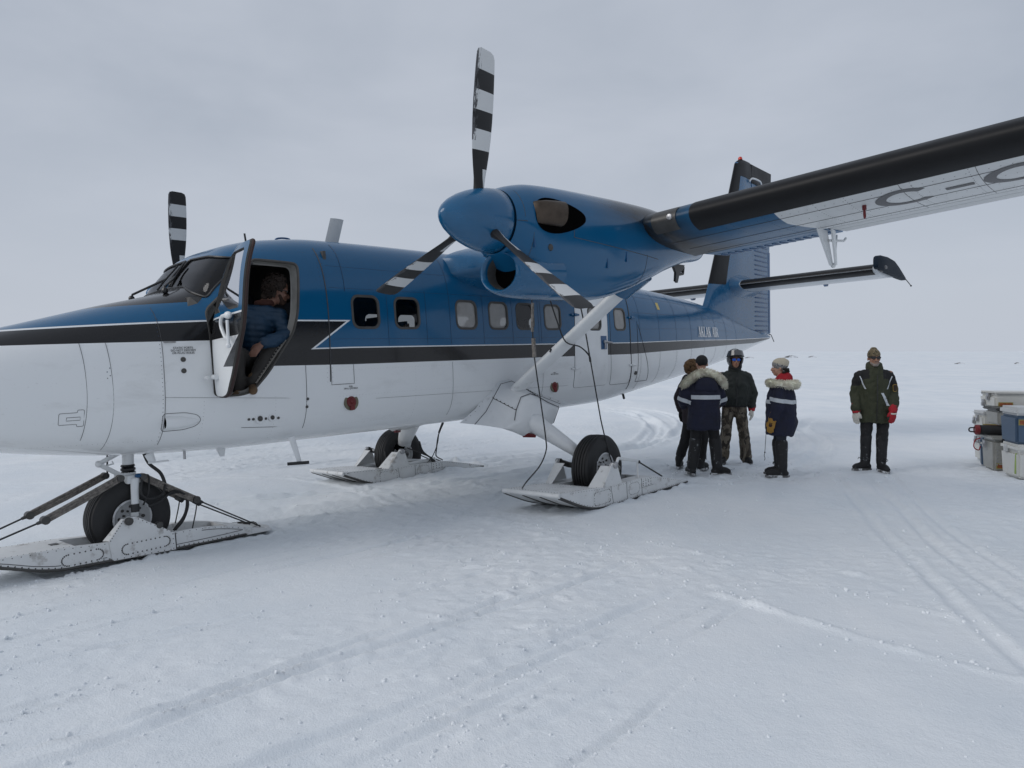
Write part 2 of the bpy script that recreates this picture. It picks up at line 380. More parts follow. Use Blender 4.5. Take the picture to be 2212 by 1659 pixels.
# (points, half width, depth, berm height, kind)
RIDGE=sp2([(.1,7.2),(.53,6.5),(.92,5.78),(1.23,5.04),(1.7,4.38),(2.04,3.92),(2.27,3.66),(2.6,3.35),(3.4,2.6)])
RIDGE2=sp2([(1.2,6.3),(1.55,5.88),(2.0,5.17),(2.4,4.62),(2.68,4.34),(2.8,4.0)])
GROOVES=[(sp2([(1.21,4.93),(.54,4.27),(-.01,3.67),(-.38,3.27),(-.75,2.94),(-1.6,2.2)]),.040,.036,.010),
 (sp2([(-.31,4.4),(-.81,4.04),(-1.26,3.5),(-1.64,3.09),(-2.05,2.81),(-3,2.1)]),.032,.024,.014),
 (sp2([(.17,4.84),(-.3,4.32),(-.98,3.66),(-1.39,3.21),(-1.64,2.9),(-2.4,2.2)]),.036,.026,.010),
 (sp2([(1.0,3.9),(.2,3.1),(-.6,2.4)]),.03,.012,.004),(sp2([(-1.6,4.6),(-2.4,3.9),(-3.2,3.2)]),.03,.010,.008),
 (sp2([(.9,4.9),(.1,4.1),(-.9,3.15),(-1.5,2.6)]),.015,.008,.003),(sp2([(.2,3.6),(-.5,2.95),(-1.2,2.4)]),.02,.009,.003),
 (sp2([(-.5,5.3),(-1.5,4.5),(-2.6,3.7)]),.012,.007,.003),(sp2([(-.9,4.9),(-1.9,4.2),(-3,3.5)]),.02,.006,.004),
 (sp2([(4.6,10.2),(4.25,9.16),(3.41,6.59),(3.12,5.48),(2.82,4.42),(2.65,3.65),(2.5,2.8)]),.05,.019,.010),
 (sp2([(4.9,10.),(4.26,7.95),(3.65,6.21),(3.38,5.21),(3.25,4.49),(3.1,3.5)]),.045,.017,.009),
 (sp2([(5.3,10.),(4.73,8.53),(4.02,6.55),(3.67,5.08),(3.5,4)]),.04,.015,.008),
 (sp2([(2.3,24.67),(3.43,23.68),(3.88,21.1),(3.67,17.76),(2.82,14.81),(1.99,13.68),(.78,12.77),(-.81,11.74),(-3,10.6)]),.15,.05,.025),
 (sp2([(3.23,25.74),(4.04,23.67),(3.86,19.64),(2.89,15.71),(2.1,14.46),(.6,13.3),(-1,12.4)]),.13,.05,.025),
 (sp2([(3.9,26.5),(4.9,23.5),(4.7,19.6),(3.5,16.0),(2.4,14.2),(1,12.8)]),.11,.045,.025),
 (sp2([(9,21),(7.28,18.02),(6.63,15.66),(5.79,13.36),(4.68,11.38),(3.9,10.6)]),.12,.05,.03),
 (sp2([(8.4,21),(6.9,18.3),(6.1,15.8),(5.3,13.6),(4.3,11.9)]),.10,.05,.03),
 (sp2([(-4.2,7.3),(-2.66,8.08),(-1.2,8.97),(-.04,9.95),(1.2,11.3),(2.4,13)]),.26,.025,.02),
 (sp2([(-4.2,8.6),(-2.4,9.4),(-.9,10.2),(.8,11.9),(2,13.6)]),.10,.035,.03),
 (sp2([(-9,10.5),(-4.19,11.01),(-2.76,10.48),(-1.13,8.46),(-.03,7.21),(.6,6.4)]),.06,-.012,.02)]
for _k in range(46):
    _x=random.uniform(-4.5,1.0); _y=random.uniform(2.0,6.0); _L=random.uniform(.6,2.2); _a=R(random.uniform(44,50))
    if _x+_L*.7>1.5-(_y-4.5)*.6: continue
    _hw=random.choice([.018,.020,.024,.032]); GROOVES.append((sp2([(_x+_L*t*math.cos(_a)+random.gauss(0,.012),_y+_L*t*math.sin(_a)+random.gauss(0,.012)) for t in (0,.3,.6,1)],4),_hw,random.uniform(.5,.85)*_hw,.005))
for _k in range(16):
    _x=random.uniform(-8,-.5); _y=random.uniform(9,15); _L=random.uniform(2,6); _a=R(random.uniform(30,46)); GROOVES.append((sp2([(_x+_L*t*math.cos(_a),_y+_L*t*math.sin(_a)) for t in (0,.3,.6,1)],4),random.uniform(.04,.09),.022,.012))
RUNS=[(-9,12.6,-4,15.5),(-9,9.4,-4.2,11.5),(-8,7.6,-4.6,9.6)]
def skimask(X,Y): return 0
def snowh(X,Y):
    h=gbase(X,Y); d=np.hypot(X,Y)
    ca,sa=math.cos(R(41)),math.sin(R(41)); U=X*ca+Y*sa; V=-X*sa+Y*ca       # along the wind / taxi direction
    h=h+.05*vnoise(U*.35,V*.6,.5,1)+.022*vnoise(U*.4,V,1.1,2)+.005*vnoise(U*.5,V,4,3)
    fade=np.clip(1-(d-14)/20,0,1)
    rough=np.clip(vnoise(X,Y,.55,9)*2.2+.5,0,1)**1.5
    h=h+fade*(.003*vnoise(U*.5,V,9,4)+.003*vnoise(X,Y,27,15)+rough*(.012*vnoise(X,Y,11,5)+.014*vnoise(X,Y,26,6)))
    # long scraped streaks parallel to the taxi direction in the foreground
    st=vnoise(U*.12,V,7,8); h=h-fade*.012*np.clip(st-.15,0,1)*np.clip((7-Y)/3,.25,1)*2
    cl=vnoise(X,Y,14,12); h=h+fade*np.clip(cl-.30,0,1)*.14*rough
    for i,(pts,hw,dp,be) in enumerate(GROOVES):
        P=np.array(pts); m=(X>P[:,0].min()-.8)&(X<P[:,0].max()+.8)&(Y>P[:,1].min()-.8)&(Y<P[:,1].max()+.8)
        if not m.any(): continue
        q,sg,t,L=polydist(X[m],Y[m],pts)
        wob=1+.9*vnoise(t,sg*0,2.2,20+i); e=np.clip(np.minimum(t,L-t)/.5,0,1)
        pr=-dp*np.exp(-(q/hw)**4)*wob+be*np.exp(-((q-hw*1.6)/(hw*.55))**2)*(1+1.4*vnoise(X[m],Y[m],7,40+i))
        if hw>.06: pr=pr-dp*.25*np.sin(t*2*PI/.09)*np.exp(-(q/hw)**4)*.5
        h[m]+=pr*e
    for i,(pts,hh,wd) in enumerate(((RIDGE,.022,.034),(RIDGE2,.010,.028))):
        P=np.array(pts); m=(X>P[:,0].min()-.5)&(X<P[:,0].max()+.5)&(Y>P[:,1].min()-.5)&(Y<P[:,1].max()+.5)
        q,sg,t,L=polydist(X[m],Y[m],pts)
        h[m]+=hh*np.exp(-(q/wd)**2)*np.clip(.8+2.2*vnoise(t,t*0,1.6,75+i),.15,1.6)*(1+1.3*vnoise(X[m],Y[m],9,70+i))*np.clip(np.minimum(t,L-t)/.6,0,1)
    # trampled snow round the people and skis
    for cx,cy,rx,ry,a in ((3.1,10.9,1.5,1.3,.05),(3.8,10,.7,.5,.035),(5.2,10.3,.8,.5,.035),(2.0,9.6,.8,.6,.03),(6.7,9.9,1.0,1.2,.04)):
        k=np.exp(-(((X-cx)/rx)**2+((Y-cy)/ry)**2)**2); h=h+k*a*(vnoise(X,Y,6.5,90)+.6*vnoise(X,Y,13,91))
    # snow pressed aside along the skis
    ux,uy=X+4.5493,Y-5.0531; ax=.6531*ux+.7570*uy; ap=.7557*ux-.6532*uy
    for x0,x1,pc,hw,bh in ((1.0,3.0,0.,.26,.035),(5.75,7.95,1.875,.40,.035),(5.75,8.0,-1.875,.40,.05)):
        dx=np.maximum(np.maximum(x0-ax,ax-x1),0); dp=np.maximum(np.abs(ap-pc)-hw,0); q=np.hypot(dx,dp)
        out=np.clip(q/.02,0,1); h=h+out*bh*np.exp(-(q/.11)**2)*(.55+1.3*vnoise(X,Y,8,95)+.8*vnoise(X,Y,19,96))*np.clip((ax-x0+.1)/.5,.15,1)
        h=h-(1-out)*.03
    # bank on the far shore, rising to about eye level, then low far land
    bx=X+.0*Y; sh=95+.12*X+10*vnoise(X,Y*0,.02,33)
    b=np.clip((Y-sh)/70,0,1); b=b*b*(3-2*b)
    h=h+b*(1.35+.9*vnoise(X,Y,.035,30)+.35*vnoise(X,Y,.13,31))
    f=np.clip((Y-700)/900,0,1); h=h+f*f*(3-2*f)*(5.5+4*vnoise(X,Y*.3,.0012,35))
    return h
def geom(a,b,n,r): 
    k=np.arange(n+1); s=(r**k-1)/(r**n-1); return a+(b-a)*s
xs=np.unique(np.concatenate([-geom(6.6,2600,75,1.11)[::-1],np.arange(-6.6,7.6,.03),geom(7.6,2600,75,1.11)]))
ys=np.unique(np.concatenate([-geom(-1.6,200,14,1.6)[::-1],np.arange(1.6,6,.022),np.arange(6,13,.035),geom(13,34,140,1.008),geom(34,4200,120,1.05)]))
XX,YY=np.meshgrid(xs,ys); ZZ=snowh(XX,YY)
ny,nx=XX.shape
me=bpy.data.meshes.new('snow_ground')
vv=np.stack([XX,YY,ZZ],-1).reshape(-1,3).astype(np.float32)
ii=np.arange((ny-1)*nx).reshape(ny-1,nx)[:,:-1].ravel(); qd=np.stack([ii,ii+1,ii+nx+1,ii+nx],1).astype(np.int32)
me.vertices.add(len(vv)); me.vertices.foreach_set('co',vv.ravel()); me.loops.add(qd.size); me.loops.foreach_set('vertex_index',qd.ravel())
me.polygons.add(len(qd)); me.polygons.foreach_set('loop_start',np.arange(0,qd.size,4,dtype=np.int32)); me.polygons.foreach_set('loop_total',np.full(len(qd),4,dtype=np.int32)); me.update(); me.validate()
me.polygons.foreach_set('use_smooth',[True]*len(qd))
def snowmat():
    m,nt,b=newmat('snow'); t=nt.nodes.new('ShaderNodeTexCoord'); co=t.outputs['Object']
    a=tex(nt,co,.22,5,.6,.6); a2=tex(nt,co,1.3,5,.6,.3,(1,.45,1))
    c=mixc(nt,(.70,.75,.795),(.86,.88,.895),((a*.6+a2*.4-.33)*3.2).cl())
    nt.links.new(c,b.inputs['Base Color']); b.inputs['Roughness'].default_value=.62; b.inputs['Specular IOR Level'].default_value=.25
    n=tex(nt,co,7,6,.6,0)*.7+tex(nt,co,130,3,.6)*.28+tex(nt,co,42,4,.6)*.32
    bump(nt,b,n,.5,.03); return m
m_snow=snowmat(); me.materials.append(m_snow)
ground=link('snow_ground',me); ground['kind']='structure'; ground['label']='wind packed snow field with taxi grooves and snowmobile tracks'
# loose snow crumbs
g=G(); crumbs=[]
def crumb(x,y,r):
    z=float(snowh(np.array([[x]]),np.array([[y]]))[0,0]); crumbs.append((x,y,z+r*.25,r))
cx=[];
for _ in range(1000):
    y=1.9+8*random.random()**1.6; x=(random.random()-.5)*1.55*y; cx.append((x,y,random.choice([.0025,.003,.004,.005,.006,.009])*(.7+.5*random.random())*(1+.06*y)))
for pts,hw,_,_ in GROOVES[:58]:
    for _ in range(16):
        a=random.choice(pts); cx.append((a[0]+random.gauss(0,hw*1.8),a[1]+random.gauss(0,hw*1.8),.005+.009*random.random()**2))
for _ in range(130):
    a=random.choice(RIDGE+RIDGE2); cx.append((a[0]+random.gauss(0,.07),a[1]+random.gauss(0,.07),.006+.012*random.random()**2))
for _ in range(160): cx.append((3.3+random.gauss(0,.9),10.5+random.gauss(0,.6),.01+.02*random.random()**2))
X=np.array([[q[0] for q in cx]]); Y=np.array([[q[1] for q in cx]]); Zc=snowh(X,Y)[0]
ico=bmesh.new(); bmesh.ops.create_icosphere(ico,subdivisions=1,radius=1); iv=[v.co.copy() for v in ico.verts]; iface=[tuple(v.index for v in f.verts) for f in ico.faces]; ico.free()
for (x,y,r),z in zip(cx,Zc):
    q=Matrix.Rotation(random.random()*6,3,Vector((random.random(),random.random(),1)).normalized())
    g.add([(Vector((x,y,z+r*.05))+q@Vector((v.x*r*random.uniform(.7,1.3),v.y*r*random.uniform(.7,1.2),v.z*r*random.uniform(.6,1)))) for v in iv],iface)
cr_o=g.build('snow_crumbs',m_snow,ac=False,kind='stuff',ang=60); cr_o['label']='loose crumbs of snow scattered over the field'

# rocks showing through the far bank
m_rock=M('tundra_rock',(.16,.16,.165),.85,var=.4,vs_=.8,bmp=.5,bs=3,dirt=((.75,.78,.81),.7,.46,.95),bd=.2)
ROCKS=[(-1.5,0,0,0)]
def rock(name,x,y,w,d,h,label):
    g=G(); n=16; rings=[]
    for k in range(5):
        t=k/4; s=(1-t**2.2)**.6 if t<1 else .15
        rings.append([(w/2*s*math.cos(2*PI*j/n)*(1+.35*(random.random()-.5)),d/2*s*math.sin(2*PI*j/n)*(1+.3*(random.random()-.5)),-.4+(h+.4)*t+(random.random()-.5)*h*.2) for j in range(n)])
    g.loft(rings); o=g.build(name,m_rock,ac=False,ang=25); z=float(snowh(np.array([[x]]),np.array([[y]]))[0,0]); o.location=(x,y,z)
    return tag(o,label,'rock','rocks showing through the snow bank')
for u,D,w,h,l in ((1708,150,3.4,.42,'long dark rock slab on the crest of the snow bank behind the beanie wearers'),(1754,152,2.4,.30,'smaller dark rock on the bank crest right of the long slab'),
                  (1618,146,2.6,.25,'low rock on the bank just behind the tail tip of the airplane'),(2072,112,2.2,.22,'flat dark rock on the far shore left of the cargo boxes'),(2197,112,1.2,.25,'lone rock on the far shore above the cargo boxes')):
    rock('rock',(u-1106)/1550*D,D,w,1.6,h,l)

# ------------------------------------------------------------------ the airplane (own frame: x aft, p port, z up)
ROT=Matrix(((.6531,-.7557,-.0493),(.7570,.6532,.0150),(.0208,-.0471,.9987))).to_4x4()
ORI=Vector((-4.5493,5.0531,-.1545))
AIR=Matrix.Translation(ORI)@ROT
plane=thing('ski_airplane','blue black and white twin propeller airplane parked on skis with its cockpit door open','airplane',AIR)
FUS=Skin([(-.42,1.62,1.50,.03,1.56,2.2,2.2),(-.36,1.72,1.42,.13,1.56,2.2,2.2),(-.15,1.79,1.29,.27,1.56,2.2,2.2),(.2,1.86,1.16,.42,1.56,2.3,2.3),(.7,1.985,1.05,.57,1.57,2.4,2.5),(1.2,2.118,.965,.68,1.58,2.6,2.7),(1.55,2.212,.92,.74,1.6,2.8,2.9),
 (1.94,2.306,.89,.795,1.64,3.1,3.1),(2.16,2.375,.88,.825,1.66,3.5,3.3),(2.3,2.545,.875,.838,1.67,3.9,3.4),(2.44,2.695,.87,.848,1.68,4,3.6),(2.6,2.79,.868,.857,1.69,4,3.8),(3.0,2.885,.865,.87,1.7,4,4),(3.5,2.935,.862,.873,1.7,4,4),(5.0,2.955,.855,.873,1.7,4,4),(7.5,2.935,.85,.873,1.7,4,4),
 (8.5,2.86,.862,.865,1.71,3.8,3.8),(9.2,2.80,.91,.84,1.73,3.5,3.4),(10.05,2.765,.985,.79,1.76,3.2,3),(11.5,2.69,1.115,.66,1.8,2.8,2.6),(13.3,2.53,1.30,.43,1.84,2.4,2.3),(14.6,2.30,1.475,.27,1.87,2.2,2.2),(15.8,2.08,1.68,.14,1.89,2.2,2.2),(16.75,1.955,1.835,.05,1.895,2.2,2.2),(16.92,1.925,1.865,.02,1.895,2.2,2.2)])
st=sorted(set([round(v,3) for v in np.concatenate([np.linspace(-.42,-.1,12),np.linspace(-.1,2.1,34),np.linspace(2.1,3.4,40),np.linspace(3.4,8.6,72),np.linspace(8.6,16.92,90)])]))
g=G(); g.loft([FUS.ring(x,112) for x in st])
fus=g.build('fuselage',[m_liv,m_cab,m_frame],plane,ang=40)
DOOR=[(2.185,1.40),(2.17,2.12),(2.66,2.615),(3.10,2.60),(3.03,2.11),(2.97,1.93),(2.69,1.56),(2.53,1.40),(2.42,1.375),(2.23,1.375)]
WINS=[(3.645,3.995),(4.2,4.555),(5.12,5.475),(5.685,6.04),(6.205,6.562),(6.782,7.152),(7.80,8.14),(8.514,8.854)]
WZ=(1.976,2.316)
WSH=rpoly([(.035,2.395),(.40,2.375),(.735,2.245),(.765,2.575),(.72,2.615),(.40,2.665),(.035,2.68)],.03)
def boolean(o,other,op='DIFFERENCE'):
    b=o.modifiers.new('b','BOOLEAN'); b.operation=op; b.solver='EXACT'; b.object=other
    nm=evalmesh(o); o.modifiers.clear(); o.data=nm
    nm.polygons.foreach_set('use_smooth',[True]*len(nm.polygons)); nm.set_sharp_from_angle(angle=R(32))
def kill(o):
    bpy.data.objects.remove(o,do_unlink=True)
def cutter(g,mi):
    o=g.build('cutter',[m_liv,m_cab,m_frame],plane,smooth=False); o.data.polygons.foreach_set('material_index',[mi]*len(o.data.polygons)); return o
def cutwith(g,mi):
    o=cutter(g,mi); boolean(fus,o); kill(o)
g=G(); g.loft([FUS.ring(x,80,-.03) for x in np.concatenate([np.linspace(.3,2.1,14),np.linspace(2.15,3.2,22),np.linspace(3.3,8.6,30),np.linspace(8.8,13,16)])]); cutwith(g,1)
g=G()
for a,b in WINS: g.prism([(x,-1.2,z) for x,z in rrect(a,b,*WZ,.085)],(0,2.4,0))
cutwith(g,2)
for sg in (1,-1):
    g=G(); g.prism([(1.803+.02*sg,sg*p,z) for p,z in WSH],(.8437,0,0)); cutwith(g,2)
g=G(); g.prism([(x,.5,z) for x,z in rpoly(DOOR,.06)],(0,.7,0)); cutwith(g,2)

def skin_panel(name,poly,mats,off=.0,th=.03,holes=(),x0=0,x1=0,z0=1,z1=2.8,sg=1,r=.05,shrink=0,nn=40,parent=None):
    """a panel of the fuselage skin: a patch of the loft, thickened and trimmed to an outline"""
    g=G(); rings=[]
    for x in np.linspace(x0,x1,nn):
        rings.append([(x,FUS.side(x,z,sg)+sg*off,z) for z in np.linspace(z0,z1,nn)])
    n=nn; v=[q for rr in rings for q in rr]; inn=[(x,p-sg*th,z) for x,p,z in v]; N=len(v)
    f=[];
    for i in range(n-1):
        for j in range(n-1):
            a=i*n+j; f.append((a,a+1,a+n+1,a+n)); f.append((N+a,N+a+n,N+a+n+1,N+a+1))
    for i in range(n-1):
        f.append((i*n,(i+1)*n,N+(i+1)*n,N+i*n)); f.append((i*n+n-1,N+i*n+n-1,N+(i+1)*n+n-1,(i+1)*n+n-1))
        f.append((i,N+i,N+i+1,i+1)); k=(n-1)*n+i; f.append((k,k+1,N+k+1,N+k))
    g.add(v+inn,f); o=g.build(name,mats,parent or plane,ang=40)
    me=o.data
    if len(mats)>1:
        for pf in me.polygons: pf.material_index=0
        mid=[i for i,pf in enumerate(me.polygons) if pf.index%2==1 and pf.index<2*(n-1)*(n-1)]
        for i in mid: me.polygons[i].material_index=1
    c=G(); c.prism([(x,.2*sg,z) for x,z in rpoly(poly,r)],(0,1.2*sg,0)); co=c.build('c',list(mats),None,smooth=False); co.parent=plane
    if len(mats)>1: co.data.polygons.foreach_set('material_index',[1]*len(co.data.polygons))
    boolean(o,co,'INTERSECT'); kill(co)
    for h in holes:
        c=G(); c.prism([(x,.2*sg,z) for x,z in h],(0,1.2*sg,0)); co=c.build('c',list(mats),None,smooth=False); co.parent=plane
        if len(mats)>1: co.data.polygons.foreach_set('material_index',[1]*len(co.data.polygons))
        boolean(o,co); kill(co)
    return o
def onskin(poly,off,sg=1): return [(x,FUS.side(x,z,sg)+sg*off,z) for x,z in poly]
def ringframe(g,outer,inner,off,sg=1,th=.012):
    a=onskin(outer,off,sg); b=onskin(inner,off,sg); c=[(x,p-sg*th,z) for x,p,z in b]; d=[(x,p-sg*th,z) for x,p,z in a]
    n=len(a); v=a+b+c+d; f=[]
    for j in range(n):
        k=(j+1)%n
        for q in range(4): f.append((q*n+j,q*n+k,((q+1)%4)*n+k,((q+1)%4)*n+j))
    g.add(v,f)
# cabin windows, both sides
for sg in (1,-1):
    for i,(a,b) in enumerate(WINS):
        g=G(); ringframe(g,rrect(a-.006,b+.006,WZ[0]-.006,WZ[1]+.006,.09),rrect(a+.02,b-.02,WZ[0]+.02,WZ[1]-.02,.07),.003 if not(sg>0 and i==6) else .008,sg,.02)
        w=g.build('window',m_frame,plane)
        g=G(); g.fan(onskin(rrect(a+.012,b-.012,WZ[0]+.012,WZ[1]-.012,.075),-.012,sg)); g.build('pane',g_milk if sg>0 and i in (2,3,5,6,7) else g_win,w,recalc=False)
# windshield
for sg in (1,-1):
    P=densify(WSH,.05); nu=14
    cxp=sum(q[0] for q in WSH)/len(WSH); czp=sum(q[1] for q in WSH)/len(WSH)
    rings=[]
    for k in range(9):
        t=1-k/8*.999
        rings.append([(FUS.front(cxp+(p-cxp)*t,czp+(z-czp)*t)+.006,sg*(cxp+(p-cxp)*t),czp+(z-czp)*t) for p,z in P])
    g=G(); g.loft(rings,False,False); ws=g.build('windshield',g_ws,plane,ang=60)
    g=G(); lp=[(FUS.front(p,z)-.004,sg*p,z) for p,z in P]; g.tube(lp+[lp[0]],.011,6,False); g.build('windshield_seal',m_black,ws)
    g=G(); a=(2.02,sg*.36,2.335); b=(FUS.front(.10,2.50)-.03,sg*.10,2.50); c=(FUS.front(.05,2.62)-.025,sg*.06,2.63)
    g.tube([a,(2.02,sg*.34,2.37),b],.011,6); g.tube([(FUS.front(.14,2.40)-.02,sg*.15,2.40),b,c],.009,6); g.sphere(a,.03,8,5); g.build('wiper',m_black,plane)
# interior
g=G(); g.box((5.6,0,1.14),(6.0,1.54,.04)); g.box((2.55,0,1.30),(.9,1.30,.04)); g.build('cabin_floor',m_int,plane)
g=G(); g.prism([(2.05,-.66,1.7),(2.05,.66,1.7),(2.3,.72,2.16),(2.2,.7,2.25),(2.2,-.7,2.25),(2.3,-.72,2.16)],(-.12,0,0)); g.box((2.2,0,1.72),(.25,.3,.9)); g.build('instrument_panel',m_int,plane)
g=G(); g.box((3.42,0,1.95),(.03,1.55,1.6)); g.build('cockpit_bulkhead',m_int,plane)
for sg in (1,-1):
    g=G(); g.box((2.95,sg*.42,1.5),(.46,.44,.12)); g.box((3.2,sg*.42,1.88),(.12,.44,.74)); g.box((3.22,sg*.42,2.33),(.09,.26,.16)); g.build('cockpit_seat',m_seat,plane,bev=.03)
g=G(); g.tube([(2.45,.3,1.55),(2.45,.3,1.95),(2.5,.16,2.0)],.02,8); g.tube([(2.5,.2,1.95),(2.5,.35,1.92),(2.5,.46,2.05)],.015,8); g.build('control_yoke',m_black,plane)
for x in (4.05,4.85,5.65,6.45,7.2):
    for p in (.48,-.48,-.05):
        if p==-.05 : p=-.12
        g=G(); g.box((x,p,1.52),(.42,.4,.1)); g.box((x+.22,p,1.82),(.09,.4,.62)); g.build('passenger_seat',m_seat,plane,bev=.03)
# open cockpit door, hinged at its front edge
DW=[(2.235,2.13),(2.61,2.555),(2.99,2.545),(2.95,2.13),(2.94,2.08),(2.26,2.08)]
DIN=[(x*.985+.0385,z*.985+.029) for x,z in DOOR]
door=skin_panel('cockpit_door',DIN,[m_liv,m_frame],0,.045,[rpoly(DW,.04)],2.1,3.2,1.3,2.68,1,.06,nn=46)
HX,HP=2.172,.835; OPEN=R(98)
def doormat():
    T=Matrix.Translation(Vector((HX,-HP,0)))
    return T@Matrix.Rotation(-OPEN,4,'Z')@T.inverted()
door.matrix_local=doormat()
g=G(); q=rpoly(DW,.04); g.fan([(x,FUS.side(x,z)-.015,z) for x,z in q]); g.build('pane',g_win,door,recalc=False)
g=G(); q=densify(rpoly(DIN,.06),.05); pts=[(x,FUS.side(x,z)-.03,z) for x,z in q if True]; g.tube(pts+[pts[0]],.013,6,False); g.build('door_seal',m_seal,door)
g=G(); p0=FUS.side(2.83,1.98)
g.sphere((2.80,p0+.035,2.03),(.05,.03,.03),12,8); g.tube(spline([(2.80,p0+.05,2.03),(2.70,p0+.05,2.02),(2.68,p0+.05,1.95),(2.76,p0+.05,1.86),(2.82,p0+.05,1.85)]),.016,8); g.tube([(2.82,p0+.05,1.99),(2.83,p0+.055,1.80)],.013,8); g.sphere((2.83,p0+.055,1.79),.022,8,6); g.build('door_handle',m_white,door)
g=G(); g.tube([(2.235,FUS.side(2.3,1.55)+.012,1.55),(2.33,FUS.side(2.3,1.55)+.02,1.55)],.022,10); g.tube([(2.19,.9,1.545),(2.25,.9,1.545)],.016,8); g.build('door_hinge',m_white,door)
g=G(); g.fan([(x,FUS.side(x,z)+.003,z) for x,z in rpoly([(2.52,1.64),(2.76,1.64),(2.88,1.855),(2.64,1.855)],.01)]); 
# door frame lip of the opening and placard on the sloping sill
g=G(); q=densify(rpoly(DOOR,.06),.05); pts=[(x,FUS.side(x,z)-.012,z) for x,z in q]; g.tube(pts+[pts[0]],.014,6,False); g.build('door_frame',m_frame,plane)
g=G(); q=densify(rpoly(DOOR,.06),.05); jc=(2.62,1.98)
g.loft([[(x,FUS.side(x,z)-.026,z) for x,z in q],[(jc[0]+(x-jc[0])*.955,FUS.side(x,z)-.10,jc[1]+(z-jc[1])*.972) for x,z in q],[(jc[0]+(x-jc[0])*.935,FUS.side(x,z)-.105,jc[1]+(z-jc[1])*.95) for x,z in q]],False,False); jb=g.build('door_jamb',M('jamb_paint',(.24,.235,.22),.6,var=.25),plane)
g=G(); g.fan([(2.905,FUS.side(2.9,1.9)-.03,1.865),(2.585,FUS.side(2.6,1.5)-.03,1.475),(2.572,FUS.side(2.6,1.5)-.075,1.49),(2.892,FUS.side(2.9,1.9)-.075,1.88)]); pc_=g.build('sill_placard',M('placard_paint',(.30,.28,.25),.6),jb,recalc=False)
g=G()
for k in range(15):
    t=(k+.5)/15; x=2.9-.32*t; z=1.872-.39*t; p_=.835-.0*t; 
    g.fan([(x+.006,FUS.side(x,z)-.042,z+.008),(x-.006,FUS.side(x,z)-.042,z-.006),(x-.012,FUS.side(x,z)-.062,z+.001),(x,FUS.side(x,z)-.062,z+.015)])
g.build('placard_print',m_blktxt,pc_,kind='stuff')
def textmesh(name,body,size,frame,mat,parent,ac_origin):
    cu=bpy.data.curves.new(name,'FONT'); cu.body=body; cu.size=size; cu.align_x='CENTER'; cu.space_line=.9; cu.extrude=.0006
    t=bpy.data.objects.new('t',cu); COL.objects.link(t); me=evalmesh(t); kill(t)
    me.materials.clear(); me.materials.append(mat); me.transform(frame); o=link(name,me,parent); return o
def skinframe(x,z,sg=1):                    # text frame lying on the port skin (airplane blender coords: y=-p)
    p=FUS.side(x,z,sg); dpz=(FUS.side(x,z+.03,sg)-FUS.side(x,z-.03,sg))/.06; dpx=(FUS.side(x+.03,z,sg)-FUS.side(x-.03,z,sg))/.06
    u=Vector((1,-dpx,0)).normalized(); v=Vector((0,-dpz,1)).normalized(); n=u.cross(v)
    return Matrix(((u.x,v.x,n.x,x),(u.y,v.y,n.y,-p-.004),(u.z,v.z,n.z,z),(0,0,0,1)))
textmesh('lettering','STATIC PORTS\nDO NOT DEFORM\nOR PLUG HOLES',.024,skinframe(1.95,1.80),m_blktxt,plane,None)
for x in (3.58,6.95): textmesh('lettering','FUEL\n100 LL / JP4 ONLY',.022,skinframe(x,1.385),m_blktxt,plane,None)

# white airstair door and the second cargo door
PD=[(7.47,1.15),(7.62,2.45),(8.40,2.45),(8.33,1.15)]
PD=[(7.40,1.16),(7.50,2.47),(8.32,2.47),(8.28,1.60),(8.25,1.16)]
pd=skin_panel('passenger_door',PD,[m_white],.006,.03,[rrect(7.79,8.15,1.966,2.326,.09)],7.3,8.45,1.0,2.6,1,.05,nn=40)
g=G(); g.fan(onskin([(8.10,1.69),(8.26,1.69),(8.26,1.89),(8.10,1.89)],.009)); g.build('latch_panel',m_bluedk,pd)
g=G(); g.tube([(8.19,FUS.side(8.2,1.79)+.03,1.80),(8.36,FUS.side(8.3,1.79)+.035,1.785)],.016,8); g.sphere((8.19,FUS.side(8.2,1.8)+.02,1.80),.028,8,6); g.tube([(8.19,FUS.side(8.2,1.7)+.03,1.78),(8.185,FUS.side(8.2,1.7)+.03,1.70)],.012,6); g.build('door_handle',m_metal,pd)
def hinge(x,z,parent=plane,mat=m_white):
    g=G(); p=FUS.side(x,z); g.tube([(x-.09,p+.014,z),(x+.09,p+.014,z)],.016,8); g.tube([(x-.03,p+.02,z),(x+.03,p+.02,z)],.024,8); g.build('hinge',mat,parent)
for x,z,mt in ((7.47,2.19,m_blue),(7.42,1.43,m_white),(9.03,2.18,m_blue),(9.0,1.43,m_white),(8.3,2.36,m_white)): hinge(x,z,plane,mt)

# panel seams
def seam(pts,r=.0035,mat=m_seam,off=.0):
    g=G(); g.tube(pts,r,5,False); g.build('panel_seam',mat,plane)
def seam_x(x,z0,z1,bow=0,sg=1,r=.003,mat=m_seam):
    zs=np.linspace(z0,z1,24); seam([(x+bow*math.sin(PI*(z-z0)/(z1-z0)),FUS.side(x,z,sg)+.003*sg,z) for z in zs],r,mat)
def seam_poly(poly,r=.003,mat=m_seam,closed=True,rr=.04):
    q=densify(rpoly(poly,rr) if rr else poly,.06); pts=onskin(q,.0015); seam(pts+[pts[0]] if closed else pts,r,mat)
seam_x(1.215,1.10,1.86,.02,1,.0018); seam_x(1.39,1.0,1.86,.025,1,.0018); seam_x(1.79,1.0,2.16,0,1,.002)
seam_x(3.34,1.45,2.78,.02,1,.005); seam_x(3.07,1.02,1.62,0,1,.002)
seam_poly([(3.355,1.62),(3.355,1.42),(3.625,1.42),(3.625,1.62)],.0025,m_seam,False,.0)
